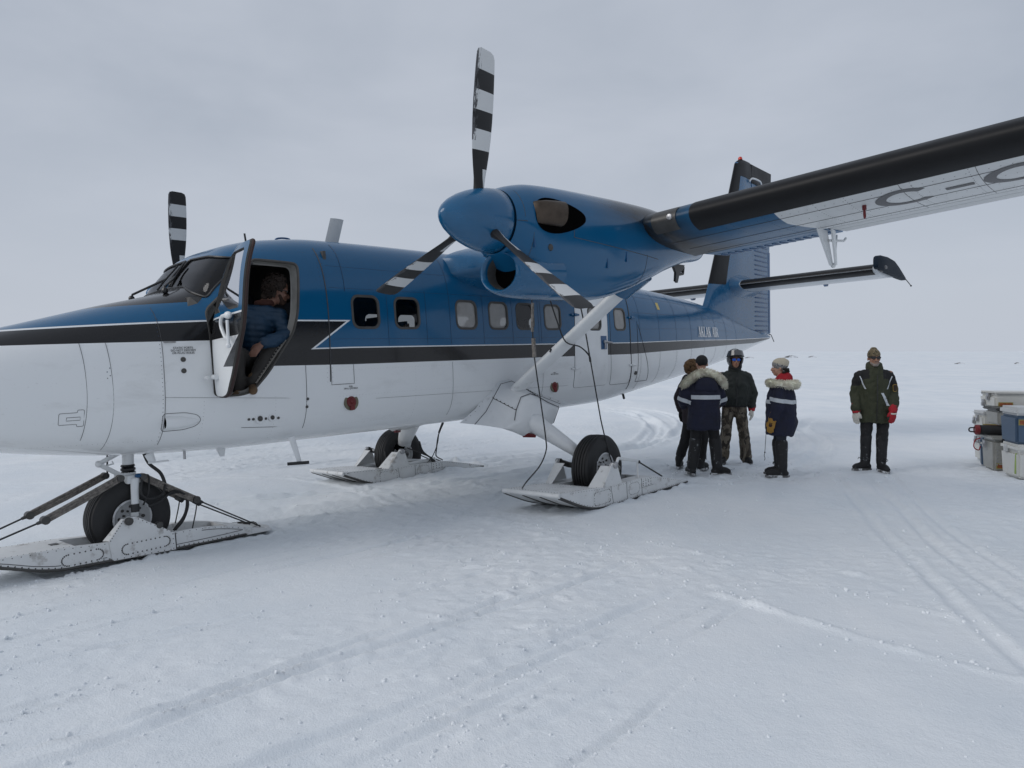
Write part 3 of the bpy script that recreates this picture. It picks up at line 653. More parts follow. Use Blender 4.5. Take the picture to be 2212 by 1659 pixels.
seam_x(9.0,1.05,2.66,-.03,1,.007); seam_x(4.0-.42,2.35,2.85,0,1,.002,m_rivblue)
seam_poly(PD,.004,m_seam,True,.05); seam_poly([(8.36,1.15),(8.97,1.15),(9.0,2.55),(8.40,2.55)],.003,m_seam,True,.04)
seam_poly([(9.22,2.13),(9.2,1.16),(9.66,1.16)],.004,m_seam,False,.0)
seam_poly([(1.05,1.235),(1.05,1.325),(1.17,1.325),(1.17,1.345),(1.215,1.345),(1.215,1.215),(1.17,1.215),(1.17,1.235)],.0016,m_seam,True,.012)
seam_poly([(1.10,1.29),(1.10,1.265),(1.19,1.265),(1.19,1.29)],.0016,m_seam,True,.0)
seam_poly([(2.445,1.085),(2.79,1.06)],.0022,m_seam,False,0)
seam_poly([(1.79,1.40),(2.9,1.32)],.0012,m_rivet,False,0); seam_poly([(3.9,1.25),(7.3,1.2)],.0012,m_rivet,False,0)
for xx in (5.02,6.7): seam_x(xx,.98,1.6,0,1,.0015,m_rivet); seam_x(xx,1.80,2.8,0,1,.0015,m_rivblue)
for xx in (4.1,4.65,5.58,6.12,6.65): seam_x(xx,1.8,2.4,0,1,.0013,m_rivblue)
for zz in (1.87,2.38,2.6): seam([(x,FUS.side(x,zz),zz) for x in np.linspace(3.4,7.4,40)],.0013,m_rivblue)
for xx in (9.3,10.0,10.7,11.4,12.1,12.8,13.5,14.2): seam_x(xx,1.80,FUS.zt(xx)-.12,0,1,.0013,m_rivblue); seam_x(xx,FUS.zb(xx)+.12,1.62+.02*(xx-9),0,1,.0012,m_rivet)
for k in (.25,.5,.75):
    seam([(x,FUS.side(x,FUS.zc(x)+(FUS.zt(x)-FUS.zc(x))*k),FUS.zc(x)+(FUS.zt(x)-FUS.zc(x))*k) for x in np.linspace(9.1,14,40)],.0018,m_rivblue)
# rivets
def disc(g,c,n,r,h=.0025):
    c=Vector(c); n=Vector(n).normalized(); u=n.orthogonal().normalized(); w=n.cross(u)
    v=[c+(u*math.cos(2*PI*j/6)+w*math.sin(2*PI*j/6))*r-n*.001 for j in range(6)]+[c+n*h]
    g.add(v,[(j,(j+1)%6,6) for j in range(6)])
rw=G(); rb=G()
def riv_s(x,z,r=.0045,gg=None):
    p=FUS.side(x,z); (gg or (rb if z>1.62 else rw)).__class__
    disc(gg or (rb if z>1.62 else rw),(x,p,z),(0,1,(FUS.side(x,z-.02)-FUS.side(x,z+.02))/.04),r)
for z in np.arange(1.0,2.15,.035): riv_s(1.775,z,.0045); 
for z in np.arange(1.45,2.75,.045): riv_s(3.31,z,.004); riv_s(3.37,z,.004)
for x in np.arange(9.04,9.05,.1):
    for z in np.arange(1.15,2.6,.05): riv_s(9.06,z,.005); riv_s(8.95,z,.005)
for xx in (4.1,4.65,5.02,5.58,6.12,6.65,7.3):
    for z in np.arange(1.84,2.75,.05): riv_s(xx,z,.0035)
for zz in (1.87,2.38,2.6):
    for x in np.arange(3.4,7.4,.055): riv_s(x,zz,.0035)
for xx in (9.3,10.0,10.7,11.4,12.1,12.8,13.5):
    for z in np.arange(FUS.zb(xx)+.15,FUS.zt(xx)-.15,.06): riv_s(xx+.05,z,.005)
for a,b,c,d in ((1.40,1.55,1.47,1.42),(1.38,1.65,1.40,1.62)):
    pass
for x in np.arange(2.3,3.2,.05): riv_s(x,min(2.72,FUS.zt(x)-.1),.004)
for x,z in ((1.38,1.63),(1.38,1.58),(1.4,1.66),(1.4,1.6)): riv_s(x,z,.006)
rg=G()
for xx in (2.1,2.75,4.45,5.7,6.3,7.0,8.1):
    for z in np.arange(.96,1.36 if xx<3 else 1.58,.032): riv_s(xx,z,.0036,rg)
for zz in (1.02,1.30,1.56):
    for x in np.arange(3.45,7.35,.04): riv_s(x,zz,.0034,rg)
for x in np.arange(.75,1.75,.035): riv_s(x,1.045+.03*(1.7-x),.0036,rg)
for xx in (9.3,10.0,10.7,11.4,12.1,12.8):
    for z in np.arange(FUS.zb(xx)+.1,1.6,.05): riv_s(xx-.04,z,.005,rg)
rg.build('rivets',M('rivet_light',(.34,.35,.36),.5),plane,kind='stuff')
rw.build('rivets',m_rivet,plane,kind='stuff'); rb.build('rivets',m_rivblue,plane,kind='stuff')
# fittings on the nose and side
def plate(name,x,z,r,mat,h=.006,n=20,sz=1,parent=None):
    p=FUS.side(x,z); g=G(); g.rev([(-.006,r),(h,r),(h,r*.85),(h*.6,.001)],(x,p,z),(0,1,.05),n); return g.build(name,mat,parent or plane,ang=30)
for z in (1.71,1.615): 
    o=plate('static_port',1.945,z,.021,m_dkmetal)
for x,r in ((2.60,.045),(2.72,.036)):
    o=plate('drain_outlet',x,1.153,r,m_white,.012); plate('drain_hole',x,1.153,r*.55,m_dkmetal,.016,parent=o)
for x in (2.50,2.54,2.66,2.785): plate('drain_plug',x,1.155-(x-2.5)*.04,.012,m_dkmetal)
for x,z in ((3.08,1.30),(3.082,1.262),(3.075,1.225)): plate('drain_plug',x,z,.014,m_dkmetal if z!=1.262 else m_white)
for x,z in ((3.585,1.235),(6.96,1.21)):
    o=plate('fuel_cap',x,z,.086,m_brass,.01,28); p=FUS.side(x,z)
    g=G(); g.rev([(.004,.058),(.014,.058),(.017,.045),(.014,.0)],(x,p,z),(0,1,.03),24); g.prism([(x-.03,p+.018,z-.04),(x+.03,p+.018,z-.04),(x+.03,p+.018,z-.082),(x-.03,p+.018,z-.082)],(0,.008,0)); g.sphere((x+.01,p+.02,z+.01),(.035,.015,.03),10,6); g.build('cap_cover',m_redcap,o,bev=.003)
g=G(); rings=[]                              # air scoop: open nose, fairing into the skin behind
for k in range(9):
    t=k/8; x=1.79+.29*t; w=.058*(1-t*t)**.5+.002; q=.05*(1-t**1.5)+.004
    rings.append([(x,FUS.side(x,1.19)+q*max(0,math.sin(PI*j/10))-.008,1.19+w*math.cos(PI*j/10)) for j in range(11)])
g.loft(rings,closed=False); o=g.build('air_scoop',m_white,plane,ang=60)
g=G(); g.fan([(1.792,FUS.side(1.79,1.19)+.042*max(0,math.sin(PI*j/10)),1.19+.05*math.cos(PI*j/10)) for j in range(11)]); g.build('scoop_mouth',m_hole,o,recalc=False)
seam_poly([(1.775,1.265),(1.95,1.262),(2.05,1.235),(2.085,1.19),(2.05,1.14),(1.95,1.115),(1.775,1.115)],.0022,m_seam,True,.03)
g=G(); g.prism([(1.8,FUS.side(1.84,1.86)-.002,1.852),(1.9,FUS.side(1.84,1.86)-.002,1.852),(1.9,FUS.side(1.84,1.86)-.002,1.866),(1.8,FUS.side(1.84,1.86)-.002,1.866)],(0,.02,0)); g.build('vent',m_metal,plane,bev=.004)
g=G(); g.tube([(2.92,.80,.95),(2.965,.84,.71)],[(.035,.014),(.025,.01)],10,True,(1,0,0)); o=g.build('crew_step',m_white,plane)
g=G(); g.tube([(2.86,.80,.702),(2.95,.86,.702),(3.03,.9,.70)],.016,8); g.build('step_tread',m_black,o)
g=G(); g.tube([(1.82,.3,.91),(1.85,.3,.83)],[(.04,.012),(.03,.01)],8,True,(1,0,0)); g.box((1.9,.3,.828),(.17,.03,.014)); g.build('belly_antenna',m_white,plane)
g=G(); g.tube([(2.13,.3,.90),(2.13,.3,.82)],.012,8); g.build('belly_drain',m_metal,plane)
g=G(); g.prism([(2.42,.3,.89),(2.52,.3,.89),(2.50,.3,.80),(2.46,.3,.80)],(0,.015,0)); g.build('belly_antenna',m_white,plane,bev=.004)
g=G(); g.prism([(9.95,.25,1.06),(10.35,.2,1.10),(10.35,.2,1.16),(10.2,.22,1.16)],(0,.02,0)); g.build('belly_antenna',m_white,plane,bev=.004)
g=G(); g.tube([(9.4,.4,.95),(9.43,.4,.87)],.02,8); g.build('belly_drain',m_black,plane)
# roof antennas
g=G(); g.tube(spline([(3.32,.05,2.90),(3.345,.05,2.972),(3.49,.05,2.984),(3.52,.05,2.92)],5),.010,8); g.build('handrail',m_bluedk,plane)
g=G(); g.tube([(3.0,.05,2.86),(2.985,.05,2.99)],.010,8); g.build('whip_antenna',m_black,plane)
g=G(); g.loft([[(x+dx,.02*s,z) for dx,s in ((-.0,0),(.05,1),(.12,1),(.18,0),(.12,-1),(.05,-1))] for x,z in ((3.95,2.92),(4.07,3.285))]); g.build('blade_antenna',m_antw,plane,ang=50)
g=G(); g.sphere((5.05,.05,2.955),(.07,.05,.03),12,6); g.build('roof_vent',m_bluedk,plane)
# yellow placards and tail marks
for x,z,r in ((10.1,2.40,.06),): 
    g=G(); g.fan(onskin([(x-.05,z-.06),(x+.05,z-.06),(x+.05,z+.06),(x-.05,z+.06)],.004)); g.build('placard',m_amber,plane)
o=plate('tow_fitting',9.13,1.30,.03,m_dkmetal,.02)
# AKLAK AIR in serif capitals
def glyph(ch):
    S=.16; T=.05
    bar=lambda x0,z0,x1,z1,w,k=1.25:[(x0-w*k/2,z0),(x0+w*k/2,z0),(x1+w*k/2,z1),(x1-w*k/2,z1)]
    sf=lambda x,z,w=.17:[(x-w,z),(x+w,z),(x+w,z+.035),(x-w,z+.035)]
    if ch=='A': return .86,[bar(.13,0,.42,1,.06),bar(.70,0,.44,1,.16),[(.22,.33),(.62,.33),(.60,.375),(.24,.375)],sf(.13,0,.13),sf(.70,0,.17)]
    if ch=='K': return .86,[bar(.17,0,.17,1,.15),sf(.17,0),sf(.17,.965),bar(.24,.40,.66,1,.06),bar(.70,0,.36,.58,.17),sf(.70,0,.15),sf(.66,.965,.13)]
    if ch=='L': return .60,[bar(.17,0,.17,1,.15),sf(.17,.965),[(.0,0),(.62,0),(.62,.04),(.0,.04)],[(.56,0),(.64,0),(.66,.27),(.62,.27)]]
    if ch=='I': return .36,[bar(.17,0,.17,1,.15),sf(.17,0),sf(.17,.965)]
    if ch=='R':
        out=[bar(.17,0,.17,1,.15),sf(.17,0),[(.0,.965),(.4,.965),(.4,1),(.0,1)],[(.22,.48),(.42,.48),(.42,.53),(.22,.53)],bar(.74,0,.45,.50,.16),sf(.76,0,.09)]
        for k in range(8):
            a,b=R(-90+22.5*k),R(-67.5+22.5*k); w0=.05+.10*math.cos(a)**2; w1=.05+.10*math.cos(b)**2
            out.append([(.40+.24*math.cos(a),.74+.26*math.sin(a)),(.40+.24*math.cos(b),.74+.26*math.sin(b)),(.40+(.24-w1)*math.cos(b),.74+(.26-.04)*math.sin(b)),(.40+(.24-w0)*math.cos(a),.74+(.26-.04)*math.sin(a))])
        return .84,out
    return .4,[]
adv=0; LET=[]
for ch in 'AKLAK AIR':
    w,qs=glyph(ch); LET.append((ch,adv,qs)); adv+=w+.05
sx=1.20/adv
for ch,a,qs in LET:
    if not qs: continue
    g=G()
    for i,q in enumerate(qs): g.fan([(11.745+(a+x)*sx,FUS.side(11.745+(a+x)*sx,1.878+.195*z)+.016+.0004*i,1.878+.195*z) for x,z in q])
    g.build('letter',m_txt,plane)

# ------------------------------------------------------------------ wing
XL,ZL,DI,CH,DZ=5.444,2.668,.0545,1.975,-.135
def af(t,th=.172,cam=.02):                   # upper / lower ordinates of the aerofoil at chord fraction t
    y=5*th*(.2969*math.sqrt(t)-.126*t-.3516*t*t+.2843*t**3-.1036*t**4); c=cam*4*t*(1-t)*.9
    return c+y,c-y
def wz(t,p,up): return ZL+DI*abs(p)+DZ*t+CH*af(t)[0 if up else 1]
def wsec(p,t0=0.,t1=1.,n=18,grow=0.):
    ts=[t0+(t1-t0)*(.5-.5*math.cos(PI*k/n)) for k in range(n+1)]
    up=[(XL+CH*t-(grow if t==0 else 0),p,wz(t,p,True)+grow) for t in ts][::-1]; lo=[(XL+CH*t,p,wz(t,p,False)-grow) for t in ts]
    return up+lo[1 if t0==0 else 0:]
SP=9.9
g=G(); ps=list(np.linspace(-SP,SP,67)); g.loft([wsec(p,0,.70) for p in ps]); 
wing=g.build('wing',m_wing,plane,ang=40)
for sg in (1,-1):                            # wing tips
    g=G(); g.loft([[(XL+CH*.35+(x-XL-CH*.35)*s,sg*(SP+d),ZL+DI*SP+(z-ZL-DI*SP)*s) for x,p,z in wsec(SP)] for d,s in ((0,1),(.06,.93),(.11,.75),(.14,.4))]); g.build('wing_tip',m_white,plane)
def boot(name,p0,p1,tu,tl,mat):
    g=G(); rings=[]
    for p in np.linspace(p0,p1,24):
        up=[(XL+CH*t-.004*(1-t/tu),p,wz(t,p,True)+.005) for t in [tu*(k/8)**2 for k in range(8,0,-1)]]; lo=[(XL+CH*t-.004*(1-t/tl),p,wz(t,p,False)-.005) for t in [tl*(k/8)**2 for k in range(9)]]
        rings.append(up+[(XL-.007,p,ZL+DI*abs(p))]+lo[1:])
    g.loft(rings,closed=False); return g.build(name,mat,plane,ang=60)
for sg in (1,-1): boot('deice_boot',sg*3.70,sg*9.85,.14,.105,m_boot)
m_flap=M('flap_paint',(.05,.15,.29),.4,var=.12,vs_=3); m_flapw=M('aileron_paint',(.60,.615,.62),.4,var=.06,vs_=3,dirt=((.3,.29,.28),4,.6,.4))
def tesec(p,t0,t1,up=.0): 
    ts=[t0+(t1-t0)*k/6 for k in range(7)]; q=[(XL+CH*t,p,wz(t,p,True)*(1)+up) for t in ts][::-1]; lo=[(XL+CH*t,p,wz(t,p,False)+up) for t in ts]
    return q[:-1]+lo[:-1] if False else q+lo
for sg in (1,-1):
    for nm,p0,p1,mt in (('flap',.95,2.55,m_flap),('flap',3.18,4.50,m_flap),('aileron',4.53,9.85,m_flapw)):
        for ta,tb,n2 in ((.712,.83,0),(.842,1.,1)):
            g=G(); g.loft([tesec(p,ta,tb) for p in np.linspace(sg*p0,sg*p1,12)]); f=g.build(nm,mt,plane,ang=40)
            if n2 and nm=='flap':
                g=G()
                for p in np.arange(p0+.06,p1,.085): 
                    ax,bx=(.86,.985); g.tube([(XL+CH*t,sg*p,wz(t,p,False)-.001) for t in (ax,.92,bx)],[(.008,.012),(.016,.016),(.006,.006)],6)
                g.build('flap_ribs',m_bluedk,f,kind='stuff')
# underside rivets
g=G(); g2=G()
for p in np.arange(3.85,9.6,.075):
    for t in (.16,.30,.44,.58,.66):
        if random.random()<.93:
            (g if p>4.4 else g2).mi=0; disc(g if p>4.42 else g2,(XL+CH*t,p,wz(t,p,False)),(0,0,-1),.006)
for t in np.arange(.12,.68,.03):
    for p in (4.0,4.3,4.75,5.0,5.5,5.9,6.4): disc(g if p>4.42 else g2,(XL+CH*t,p,wz(t,p,False)),(0,0,-1),.006)
g.build('rivets',m_rivet,plane,kind='stuff'); g2.build('rivets',m_rivblue,plane,kind='stuff')
for t in (.20,.40,.62):
    g=G(); g.tube([(XL+CH*t,p,wz(t,p,False)) for p in np.linspace(3.3,9.7,30)],.0035,5); g.build('panel_seam',m_rivet,plane)
for p in (5.42,5.95,7.1):
    g=G(); g.tube([(XL+CH*t,p,wz(t,p,False)) for t in np.linspace(.1,.69,12)],.0025,5); g.build('panel_seam',m_rivet,plane)
# registration under the port wing
def under(pts,off=.004): return [(x,p,wz((x-XL)/CH,p,False)-off) for x,p in pts]
def arcletter(pc,pw,a0,a1,bar=False):
    g=G(); xc,xh=6.05,.27; n=26
    for k in range(n):
        a,b=R(a0+(a1-a0)*k/n),R(a0+(a1-a0)*(k+1)/n)
        o=lambda q,s:(xc-xh*s*math.sin(q),pc+pw*s*math.cos(q)+(0))
        i=lambda q:(xc-(xh-.075)*math.sin(q),pc+(pw-.085)*math.cos(q))
        g.fan(under([o(a,1),o(b,1),i(b),i(a)]))
    if bar: g.fan(under([(6.03,pc+.02),(6.03,pc+pw),(6.09,pc+pw),(6.09,pc+.02)],.005)); g.fan(under([(6.09,pc+pw-.085),(6.09,pc+pw),(6.27,pc+pw),(6.27,pc+pw-.085)],.005))
    return g.build('letter',m_greytxt,plane)
arcletter(5.40,.235,42,318); g=G(); g.fan(under([(6.02,5.69),(6.02,5.89),(6.10,5.89),(6.10,5.69)])); g.build('dash',m_greytxt,plane); arcletter(6.20,.245,40,330,True)
# leading edge landing light, tie-down ring, flap hinge brackets
g=G(); rings=[]
for p in np.linspace(3.30,3.56,8): rings.append([(XL+CH*t-.006,p,wz(t,p,True)+.004) for t in (.055,.03,.012,.003)]+[(XL-.009,p,ZL+DI*p)]+[(XL+CH*t-.006,p,wz(t,p,False)-.004) for t in (.003,.012,.03,.055)])
g.loft(rings,closed=False); ll=g.build('landing_light',m_dkmetal,plane)
g=G(); g.rev([(0,.03),(.012,.026),(.016,.0)],(XL-.008,3.50,ZL+DI*3.5+.01),(-1,0,0),16); g.build('lens',m_metal,ll)
g=G(); c=(6.0,5.08); z0=wz((c[0]-XL)/CH,c[1],False); g.tube([(c[0],c[1],z0),(c[0],c[1],z0-.04)],.018,8); o=g.build('tie_down_ring',m_redcap,plane)
g=G(); g.tube([(c[0]+.018*math.cos(2*PI*k/12),c[1],z0-.075+.035*math.sin(2*PI*k/12)) for k in range(13)],.008,6,False); g.build('ring',m_redcap,o)
def bracket(p,mat):
    zt=wz(.68,p,False); x0=XL+CH*.66
    g=G(); g.prism([(x0-.1,p-.012,zt+.01),(x0+.20,p-.012,zt),(x0+.34,p-.012,zt-.33),(x0+.29,p-.012,zt-.35)],(0,.024,0)); o=g.build('flap_bracket',mat,plane,bev=.004)
    g=G(); g.prism([(x0+.17,p+.05,zt+.01),(x0+.27,p+.05,zt),(x0+.36,p+.03,zt-.34),(x0+.32,p+.03,zt-.35)],(0,.018,0)); g.tube([(x0+.44,p+.03,zt-.02),(x0+.36,p+.02,zt-.34)],.010,6); g.tube([(x0+.2,p+.02,zt-.10),(x0+.46,p+.09,zt-.09),(x0+.5,p+.10,zt-.06)],.014,6); g.sphere((x0+.35,p+.01,zt-.345),.026,8,6); g.build('flap_linkage',mat,o)
bracket(4.47,m_white); bracket(-4.47,m_white)
for sg in (1,-1):
    g=G(); p=sg*2.75; g.prism([(6.82,p,2.62),(7.12,p,2.62),(7.10,p,2.58),(6.98,p,2.50),(6.93,p,2.40),(6.88,p,2.42),(6.9,p,2.52)],(0,.03,0)); g.tube([(6.98,p,2.5),(7.12,p,2.52),(7.14,p,2.60)],.018,6); g.build('flap_bracket',m_dkmetal,plane)
# root fairing
for sg in (1,-1):
    g=G(); rings=[]
    for p,gr,f0 in ((.66,.15,.34),(.86,.11,.28),(1.0,.05,.12),(1.12,.012,.02),(1.2,.004,.0)):
        rings.append([(x-(f0 if abs(x-XL)<.3 else 0)*max(0,1-(x-XL)/.3),sg*p,z+(gr if z>ZL+DI*p else -gr)*min(1,max(.0,(7.3-x)*.9+.1))*(.4+.6*min(1,(x-XL+.05)/.3))) for x,pp,z in wsec(p,0,.98)])
    g.loft(rings); g.build('wing_root_fairing',m_blue,plane,ang=50)

# ------------------------------------------------------------------ engines
def nacelle(sg):
    pc=2.86 if sg>0 else -2.46; dz=0. if sg>0 else -.07
    N=Skin([(3.615,2.975,2.445,.262,2.71,2.,2.),(3.75,3.02,2.36,.295,2.71,2.1,2.2),(3.95,3.062,2.13,.325,2.71,2.2,2.6),(4.3,3.085,2.095,.345,2.71,2.3,2.8),(4.85,3.10,2.105,.36,2.71,2.4,2.8),(5.35,3.11,2.19,.36,2.72,2.5,2.7),(5.8,3.115,2.32,.345,2.73,2.5,2.6),(6.2,3.10,2.45,.315,2.74,2.4,2.5),(6.8,3.0,2.60,.24,2.76,2.2,2.3),(7.2,2.86,2.66,.13,2.76,2,2),(7.34,2.79,2.70,.02,2.75,2,2)],pc)
    for q in (N.zt,N.zb,N.zc): q.y=q.y+dz
    g=G(); g.loft([N.ring(x,64) for x in np.concatenate([np.linspace(3.615,4.3,18),np.linspace(4.35,7.34,44)])])
    nac=g.build('engine_nacelle',m_nac,plane,ang=50)
    # chin intake
    def iring(x,cz,a,b,n=40): return [(x,pc+.02*sg+a*math.cos(2*PI*j/n),cz+b*math.sin(2*PI*j/n)) for j in range(n)]
    g=G(); out=[(4.15,2.29,.32,.20),(3.95,2.288,.290,.198),(3.80,2.29,.262,.194),(3.71,2.295,.240,.187),(3.655,2.30,.222,.177),(3.633,2.30,.202,.162),(3.640,2.30,.184,.151),(3.68,2.30,.170,.142),(3.80,2.30,.162,.137)]
    g.loft([iring(*q) for q in out],False,False); it=g.build('air_intake',m_blue,nac,ang=70)
    g=G(); g.loft([iring(3.78,2.30,.163,.138),iring(3.79,2.30,.06,.05)],False,True); g.build('intake_duct',m_hole,it)
    g=G(); g.loft([iring(3.682,2.30,.1695,.1415),iring(3.78,2.30,.1625,.1375)],False,False); g.build('intake_liner',m_int,it)
    # exhaust stubs in their cut-outs
    for s2 in (1,-1):
        def ns(x,z,off): return (x,N.side(x,z,s2)+s2*off,z)
        g=G(); pts=[]
        for k in range(36):
            a=2*PI*k/36; r=1.; x=4.13+.325*math.cos(a); z=2.765+.142*math.copysign(abs(math.sin(a))**.8,math.sin(a))*(1-.38*math.cos(a))+.015*math.cos(a)
            pts.append(ns(x,z,.004))
        cen=ns(4.125,2.765,.008)
        n=len(pts); mid=[ns(4.125+(q[0]-4.125)*.5,2.765+(q[2]-2.765)*.5,.010) for q in pts]
        g.add(pts+mid+[cen],[(j,(j+1)%n,n+(j+1)%n,n+j) for j in range(n)]+[(n+j,n+(j+1)%n,2*n) for j in range(n)]); ex=g.build('exhaust_cutout',m_hole,nac,recalc=False)
        g=G(); rings=[]
        for t,dx,off,a,b in ((0,3.80,-.06,.03,.080),(.2,3.825,-.01,.045,.092),(.5,3.90,.020,.052,.100),(.8,4.00,.034,.057,.104),(1,4.075,.040,.060,.106),(1,4.072,.040,.053,.098),(1,4.0,.01,.043,.09)):
            p=N.side(dx,2.765,s2)+s2*off
            ux,up=(.94,.34*s2)
            rings.append([(dx-(-up*s2*0)+(.02*(t>.9)*math.sin(2*PI*j/24)),p+s2*a*math.cos(2*PI*j/24)*1.15,2.768+b*math.copysign(abs(math.sin(2*PI*j/24))**.75,math.sin(2*PI*j/24))) for j in range(24)])
        g.loft(rings,True,False); es=g.build('exhaust_stack',m_exh,nac,ang=50)
        g=G(); p=N.side(4.03,2.765,s2)+s2*.045; g.fan([(4.05,p-s2*.022+s2*.050*math.cos(2*PI*j/24),2.768+.097*math.copysign(abs(math.sin(2*PI*j/24))**.75,math.sin(2*PI*j/24))) for j in range(24)]); g.build('exhaust_bore',m_hole,es,recalc=False)
    # cowl seams and latches
    def nseam(pts,r=.003): 
        g=G(); g.tube(pts,r,5,False); g.build('cowl_seam',m_seam,nac)
    for s2 in (1,-1):
        nseam([(x,N.side(x,2.685,s2),2.685) for x in np.linspace(3.62,3.72,4)]); nseam([(x,N.side(x,2.60-.05*(x-4.3),s2),2.60-.05*(x-4.3)) for x in np.linspace(4.28,5.75,20)])
        nseam([(4.28,N.side(4.28,z,s2),z) for z in np.linspace(2.60,2.66,4)]); nseam([(5.5,N.side(5.5,z,s2),z) for z in np.linspace(2.25,2.55,10)]); nseam([(3.79,N.side(3.79,z,s2),z) for z in np.linspace(2.35,2.60,10)],.002)
        nseam([(3.70,N.side(3.7,z,s2),z) for z in np.linspace(2.72,2.95,10)],.002)
        for x,z in ((3.80,2.53),(4.78,2.42),(5.1,2.5)):
            g=G(); g.box((x,N.side(x,z,s2),z),(.018,.012,.10)); g.build('cowl_latch',m_bluedk,nac,bev=.003)
        g=G(); p=N.side(3.97,2.49,s2); g.rev([(0,.03),(.008,.026),(.004,.0)],(3.97,p,2.49),(0,s2,0),14); g.build('cowl_port',m_dkmetal,nac)
    g=G(); g.sphere((4.95,pc,3.10),(.09,.05,.03),12,6); g.build('cowl_vent',m_bluedk,nac)
    # propeller
    pr=thing('p','x','x'); pr.name='propeller'
    for k in ('label','category'): del pr[k]
    pr.parent=plane; HUBX,HZ=3.43,2.7146+dz
    g=G(); prof=[(0,.0),(.005,.022),(.02,.048),(.06,.092),(.12,.136),(.20,.178),(.29,.212),(.38,.238),(.47,.254),(.56,.262),(.575,.25),(.575,.0)]
    g.rev([(t,r) for t,r in prof],(3.025,pc,HZ),(1,0,0),48); kill(pr)
    sp=g.build('propeller',m_blue,plane,ang=50)
    g=G(); g.rev([(0,.262),(.012,.262)],(3.602,pc,HZ),(1,0,0),48); g.build('backplate',m_hole,sp)
    th0=.147 if sg>0 else .10
    for k in range(3):
        inv=(k!=0) if sg>0 else True
        th=th0+k*2*PI/3
        g=G(); rr=[.16,.24,.32,.40,.50,.62,.76,.90,1.04,1.16,1.25,1.283,1.297]; cc=[.085,.09,.11,.14,.172,.20,.222,.235,.240,.240,.235,.205,.13]; tt=[.085,.08,.06,.045,.036,.03,.024,.02,.017,.014,.011,.008,.005]
        rings=[]
        for r,c_,t_ in zip(rr,cc,tt):
            be=R(88+22*(.75-r/1.295))                 # feathered, with twist
            q=[]
            for j in range(20):
                a=2*PI*j/20; u=c_/2*math.cos(a)+(.0); w=t_/2*math.sin(a)*(1 if r<.26 else (.55+.45*math.cos(a*.5)**2))
                q.append((u*math.sin(be)+w*math.cos(be),u*math.cos(be)-w*math.sin(be),r))
            rings.append(q)
        g.loft(rings); b=g.build('blade',m_blade[inv],sp,ac=False,ang=50)
        # blade frame: local z is the radius; local x lies along the airplane axis
        b.matrix_local=Matrix.Translation((HUBX,-pc,HZ))@Matrix.Rotation(th,4,'X')
        g=G(); g.rev([(.20,.062),(.235,.066),(.245,.055),(.245,.0)],(0,0,0),(0,0,1),20); c=g.build('blade_cuff',m_black,sp,ac=False); c.matrix_local=b.matrix_local.copy()
    return N
m_blade={False:blade_mat(False),True:blade_mat(True)}
NP=nacelle(1); NS=nacelle(-1)
# wing struts
for sg in (1,-1):
    a,b=Vector((5.93,1.02*sg,1.20)),Vector((5.93,2.66*sg,2.30)); n=24
    g=G(); rings=[]
    for t in (0,.06,.2,.5,.8,.94,1.0):
        c=a.lerp(b,t); w=.125 if .05<t<.95 else .10
        rings.append([(c.x+w*math.cos(2*PI*j/n)*(1.0 if math.cos(2*PI*j/n)<0 else 1.15),c.y-.045*.56*math.sin(2*PI*j/n)*sg*1.3,c.z+.045*.83*math.sin(2*PI*j/n)*1.3) for j in range(n)])
    g.loft(rings); s=g.build('wing_strut',m_white,plane,ang=60)
    g=G(); g.loft([[(5.93+w*math.cos(2*PI*j/n),(2.60+d)*sg-.07*math.sin(2*PI*j/n)*sg,2.26+d*.67+.08*math.sin(2*PI*j/n)) for j in range(n)] for w,d in ((.15,0),(.2,.1),(.24,.25))]); g.build('strut_fairing',m_blue,s)
    g=G(); g.tube([(5.8,1.70*sg,1.655),(5.8,1.72*sg,1.69)],.01,6); g.build('strut_clamp',m_black,s)

# ------------------------------------------------------------------ undercarriage
def wheel(x,p,z,r,w,rr,sg,name):
    """tyre revolved about the axle, with ribs in the tread, and an alloy rim"""
    h=w/2; prof=[]
    o=[(-h*.70,rr),(-h*.86,rr+.02),(-h,rr+(r-rr)*.42),(-h*.97,rr+(r-rr)*.66),(-h*.80,rr+(r-rr)*.88),(-h*.66,r-.014)]
    prof+=o
    for k in range(5):
        c=-h*.52+k*h*.26; prof+=[(c-h*.085,r-.004+.004*(1-abs(k-2)/2)),(c+h*.085,r-.004+.004*(1-abs(k-2)/2)),(c+h*.10,r-.013),(c+h*.155,r-.013)]
    prof+=[(-a,b) for a,b in o[::-1]]
    g=G(); g.rev(prof,(x,p,z),(0,1,0),64); wh=thing('w','x','x'); kill(wh)
    ty=g.build(name,m_tyre,plane,ang=28)
    g=G()
    for s in (1,-1):
        g.rev([(s*h*.86,rr+.012),(s*h*.88,rr-.004),(s*h*.70,rr-.022),(s*h*.62,rr*.72),(s*h*.50,rr*.55),(s*h*.50,rr*.30),(s*h*.70,rr*.26),(s*h*.72,.0)],(x,p,z),(0,1,0),40)
    rim=g.build('rim',m_rim,ty,ang=30)
    g=G()
    for s in (1,-1):
        for k in range(8):
            a=2*PI*k/8; g.rev([(0,.016),(.012,.014),(.012,.0)],(x+rr*.66*math.cos(a),p+s*h*.56,z+rr*.66*math.sin(a)),(0,s,0),8)
            a+=PI/8; g.rev([(0,.011),(.014,.010),(.014,.0)],(x+rr*.42*math.cos(a),p+s*h*.5,z+rr*.42*math.sin(a)),(0,s,0),6)
    g.build('rim_bolts',m_dkmetal,rim,kind='stuff'); return ty
for sg in (1,-1): wheel(6.42,1.86*sg,.225,.405,.285,.178,sg,'main_wheel')
wheel(1.73,0,.34,.348,.235,.155,1,'nose_wheel')
